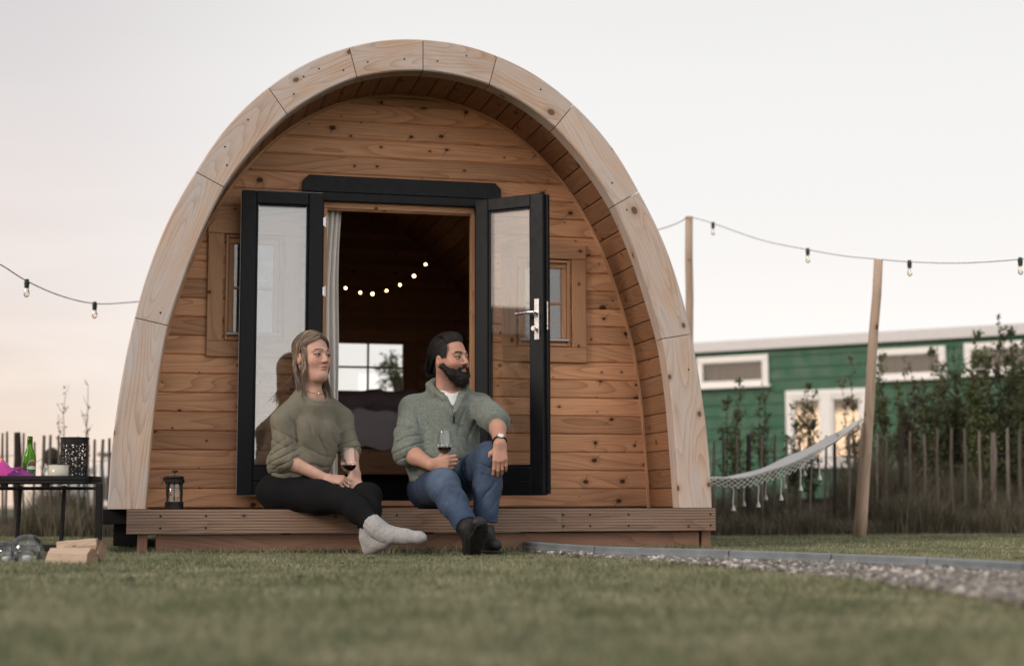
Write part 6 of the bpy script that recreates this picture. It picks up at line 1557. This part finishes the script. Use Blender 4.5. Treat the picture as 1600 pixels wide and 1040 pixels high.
    jn = [EL(pel, (.165, .135, .10), B, .05), RC(hipR, knR, .104, .086, .04), RC(knR, lerp(knR, anR, .4), .084, .072, .03), RC(lerp(knR, anR, .4), lerp(knR, anR, .93), .072, .058, .03, capb=True), RC(hipL, knL, .104, .078, .04), RC(knL, lerp(knL, anL, .4), .077, .072, .03), RC(lerp(knL, anL, .4), lerp(knL, anL, .86), .072, .062, .03, capb=True), EL(lerp(pel, knR, .15)-[0, 0, .01], (.10, .10, .09), B, .04)]
    shn = unit(anR-knR)
    fs = [(knR-[0, 0, .03]+shn*.04+tcam*.05, unit(shn+bl*.1), 190, .011, .055), (lerp(knR, anR, .5)+tcam*.04, unit(bl+shn*.5), 110, .005, .09), (lerp(knL, anL, .45)+tcam*.05, unit(bl*.8-UPV*.6), 110, .006, .10), (hipL+tcam*.12, unit(knL-hipL+bl*.1), 120, .012, .10), (lerp(hipL, knL, .6), unit(knL-hipL), 120, .009, .08), (lerp(knR, anR, .9), unit(shn+bl*.5), 120, .004, .05), (lerp(knL, anL, .85), unit(-UPV+bl*.6), 120, .005, .06), (hipR-[0, 0, .02]+tcam*.08, unit(tcam+UPV), 120, .009, .09), (knL-[0, 0, .06]+tcam*.05, unit(UPV+bl*.3), 130, .007, .05)]
    cloth('jeans', jn, .0036, M['denim'], root, folds(fs, .0014, 22, 5.0), jcol)
    # shoes
    def shoe(an, he, to, kn, f):
        ax = unit(kn-an); sidev = unit(np.cross(f, ax)); dn = unit(np.cross(sidev, f)); dn = dn if dn@(he-an) > 0 else -dn
        up2 = [RC(an+ax*.04, an, .046, .046, .02, capa=True), RC(an, he, .045, .040, .02), RC(he, lerp(he, to, .55), .040, .044, .03, flat=(dn, 1.1)), RC(lerp(he, to, .55), to, .044, .036, .03, flat=(dn, 1.15)), RC(an, lerp(he, to, .5)-dn*.01, .036, .036, .03)]
        so_ = cloth('shoe', up2, .003, M['shoe'], root, lambda X: .0012*wob(X, 120, 2))
        Rf = fr(sidev, f, dn); c0 = he+dn*.034; L = np.linalg.norm(to-he)
        sp = [RC(c0-f*.004, c0+f*L*.35, .036, .034, .02, flat=(dn, 3.6)), RC(c0+f*L*.35, c0+f*L*.72, .034, .046, .02, flat=(dn, 3.6)), RC(c0+f*L*.72, c0+f*(L+.012), .046, .036, .02, flat=(dn, 3.6))]
        def tread(X):
            q = X-c0; u_ = q@f; v_ = q@sidev; return .0018*np.sign(np.sin(u_*420)*1.0)*np.sign(np.cos(v_*300))
        cloth('shoe_sole', sp, .0028, M['sole'], so_, tread)
        mb = MB()
        for q in range(4):
            c = lerp(an, lerp(he, to, .6), .35+.17*q)-dn*(.036-.004*q)+0*f; tube(mb, [c-sidev*.022, c-dn*.006, c+sidev*.022], .0028, 5)
        mb.build('laces', M['black'], so_)
    shoe(anR, heR, toR, knR, fR); shoe(anL, heL, toL, knL, fL)
    # hair
    hv = [EL(T((0, -.034, .058)), np.array((.080, .096, .084))*s, R, .02), RC(T((0, -.075, .03)), T((0, -.082, -.05)), .060*s, .040*s, .04), EL(T((0, .090, -.006)), np.array((.070, .050, .076))*s, R, .012, 's')]
    for q in (-1, 1): hv += [EL(T((q*.085, .0, -.014)), np.array((.02, .028, .034))*s, R, .008, 's')]
    cloth('hair', hv, .0035, M['hair'], root, lambda X: .002*wob(X, 90, 1), lambda V: np.tile(np.array((.008, .007, .007)), (len(V), 1)))
    rg = np.random.default_rng(14); paths = []; rads = []; cols = []
    for i in range(1500):
        x = rg.uniform(-1, 1); j = lambda a: rg.normal(0, a); st = rg.uniform(0, .5); lift = rg.uniform(0, .007)
        hx = x*.060; fy = .064-.035*x*x; fz = .090-.020*x*x
        p = [(hx, fy, fz-.002), (hx*1.08, fy-.016, fz+.034+lift), (hx*1.18, -.030+j(.004), .143-.030*x*x+lift), (hx*1.28, -.095, .112-.03*x*x+lift), (hx*1.28+j(.002), -.132+j(.003), .035), (hx*1.1+j(.004), -.128+j(.004), -.045), (hx*.95+j(.006), -.108+j(.006), -.085)]
        p = p[:2]+[scalp(x, .004+lift, (.083, .103, .094)) for x in p[2:5]]+p[5:]; q = smooth_path(p, 16); paths.append([T(v) for v in q]); rads.append(rg.uniform(.0009, .0017)); cols.append(np.array((.009, .008, .008))*rg.uniform(.6, 2.2))
    for i in range(700):
        sd = rg.choice([-1, 1]); z0 = rg.uniform(.0, .085); j = lambda a: rg.normal(0, a); y0 = .045-.3*abs(z0-.05)
        p = [(sd*(.070+.0), y0, z0), (sd*(.082+j(.002)), y0-.035, z0+.004), (sd*(.082+j(.002)), -.055, z0-.004), (sd*(.066+j(.003)), -.10, z0-.03), (sd*(.045+j(.004)), -.118, z0-.065)]
        p = p[:1]+[scalp(x, .001, (.082, .101, .092)) for x in p[1:4]]+p[4:]; paths.append([T(v) for v in smooth_path(p, 16)]); rads.append(rg.uniform(.0008, .0015)); cols.append(np.array((.009, .008, .008))*rg.uniform(.6, 2))
    strands('hair_strands', paths, rads, cols, M['hair'], root)
    # beard
    bv = [EL(T((0, .052, -.094)), np.array((.050, .044, .036))*s, R, .02), EL(T((0, .070, -.114)), np.array((.038, .032, .036))*s, R, .02)]
    for q in (-1, 1): bv += [RC(T((q*.060, -.002, -.038)), T((q*.038, .046, -.080)), .019*s, .031*s, .02), RC(T((q*.068, .002, .012)), T((q*.062, -.002, -.040)), .005*s, .016*s, .012), RC(T((q*.003, .0975, -.0495)), T((q*.026, .084, -.060)), .0062*s, .0055*s, .004), RC(T((q*.026, .084, -.060)), T((q*.030, .072, -.085)), .0065*s, .012*s, .008)]
    bv += [EL(T((0, .098, -.066)), np.array((.019, .022, .0095))*s, R, .004, 's')]
    cloth('beard', bv, .003, M['hair'], root, lambda X: .0022*wob(X, 210, 1)+.001*wob(X, 400, 2), lambda V: np.tile(np.array((.012, .010, .009)), (len(V), 1)))
    Vb = np.array([v.co[:] for v in bpy.data.objects[[o.name for o in root.children if o.name.startswith('beard')][0]].data.vertices]); ctr_ = T((0, .02, -.06))
    pk = Vb[rg.integers(0, len(Vb), 1500)]; paths = []; 
    for p in pk:
        d = unit(unit(p-ctr_)*.8-UPV*.55+rg.normal(0, .25, 3)); L = rg.uniform(.004, .013); paths.append([p-d*.002, p+d*L*.4, p+d*L*.8-UPV*.001, p+d*L-UPV*.002])
    strands('beard_strands', paths, [.0006]*len(paths), np.array([(.012, .010, .009)]*len(paths))*rg.uniform(.6, 2, (len(paths), 1)), M['hair'], root, 3)
    # watch
    wt = wrL+unit(elL-wrL)*.012; ax = unit(wrL-elL); mb = MB(); P = ring(wt, ax, .0335, 24); tube(mb, P+[P[0]], .006, 6, flat=1.3); so_ = mb.build('watch_strap', M['black'], root)
    fn = unit(tcam-ax*(tcam@ax)); c = wt+fn*.036; Rw = fr(unit(np.cross(ax, fn)), ax, fn); mb = MB(); lathe(mb, [(.0001, -.004), (.019, -.004), (.020, .004), (.0165, .006), (.0165, .004), (.0001, .004)], c, 24, 0, Rw); mb.build('watch_case', M['steel'], so_)
    mb = MB(); lathe(mb, [(.0001, .0052), (.0162, .0050)], c, 24, 0, Rw); mb.build('watch_dial', M['white'], so_)
    return None
# ---------------------------------------------------------------- wine glasses
tt = NT('red_wine'); tt.bsdf((.020, .001, .003), .05, None, Specular_IOR_Level=.6); M['wine'] = tt.m
def wine_glass(bx, by, ty, bt_y, Y, lab, tilt=0.0, base=True):
    """bx stem x; by bowl bottom y; ty rim y; bt_y foot y"""
    b0 = atY(bx, by, Y); t0 = atY(bx+tilt, ty, Y); f0 = atY(bx, bt_y, Y); ax = unit(t0-f0); H = np.linalg.norm(t0-b0); u = np.linalg.norm(atY(bx+1, by, Y)-b0)
    o = thing('wine_glass', tuple(f0), lab, 'wine glass', 'wine glasses of red wine'); x = unit(np.cross([0, 1., 0], ax)); R = fr(x, np.cross(ax, x), ax); S = np.linalg.norm(b0-f0)
    rb = .0425
    prof = [(.0055, 0), (.022, .006), (.034, .018), (.0400, .034), (rb, .046), (.039, H*.55), (.0355, H*.8), (.0315, H)]
    mb = MB(); lathe(mb, [(.0001, 0)]+prof, b0, 32, 0, R); mb.build('bowl', M['wineglass'], o, True)
    mb = MB(); lathe(mb, [(.0001, -.001), (.005, 0), (.0036, -.012), (.0034, -S*.5), (.0045, -S+.010), (.012, -S+.004), (.034, -S+.0015), (.034, -S), (.0001, -S)], b0, 20, 0, R); mb.build('stem', M['wineglass'], o, True)
    rw = [(.0001, .0026), (.019, .0075), (.0315, .019), (.0378, .034), (.0376, .036), (.0001, .036)]
    mb = MB(); lathe(mb, rw, b0, 32, 0, R); mb.build('wine', M['wine'], o, True)
M['wineglass'] = glass_mat('wine_glass', .09, (.96, .97, .97), 0.0, .35)
stem = woman()
man()
wine_glass(545, 737, 699, 769, -.362, 'red wine glass held low by the woman between her two hands', .8)
wine_glass(694.5, 709, 673, 742, -.318, 'red wine glass held upright in the fist of the bearded man', -.3)
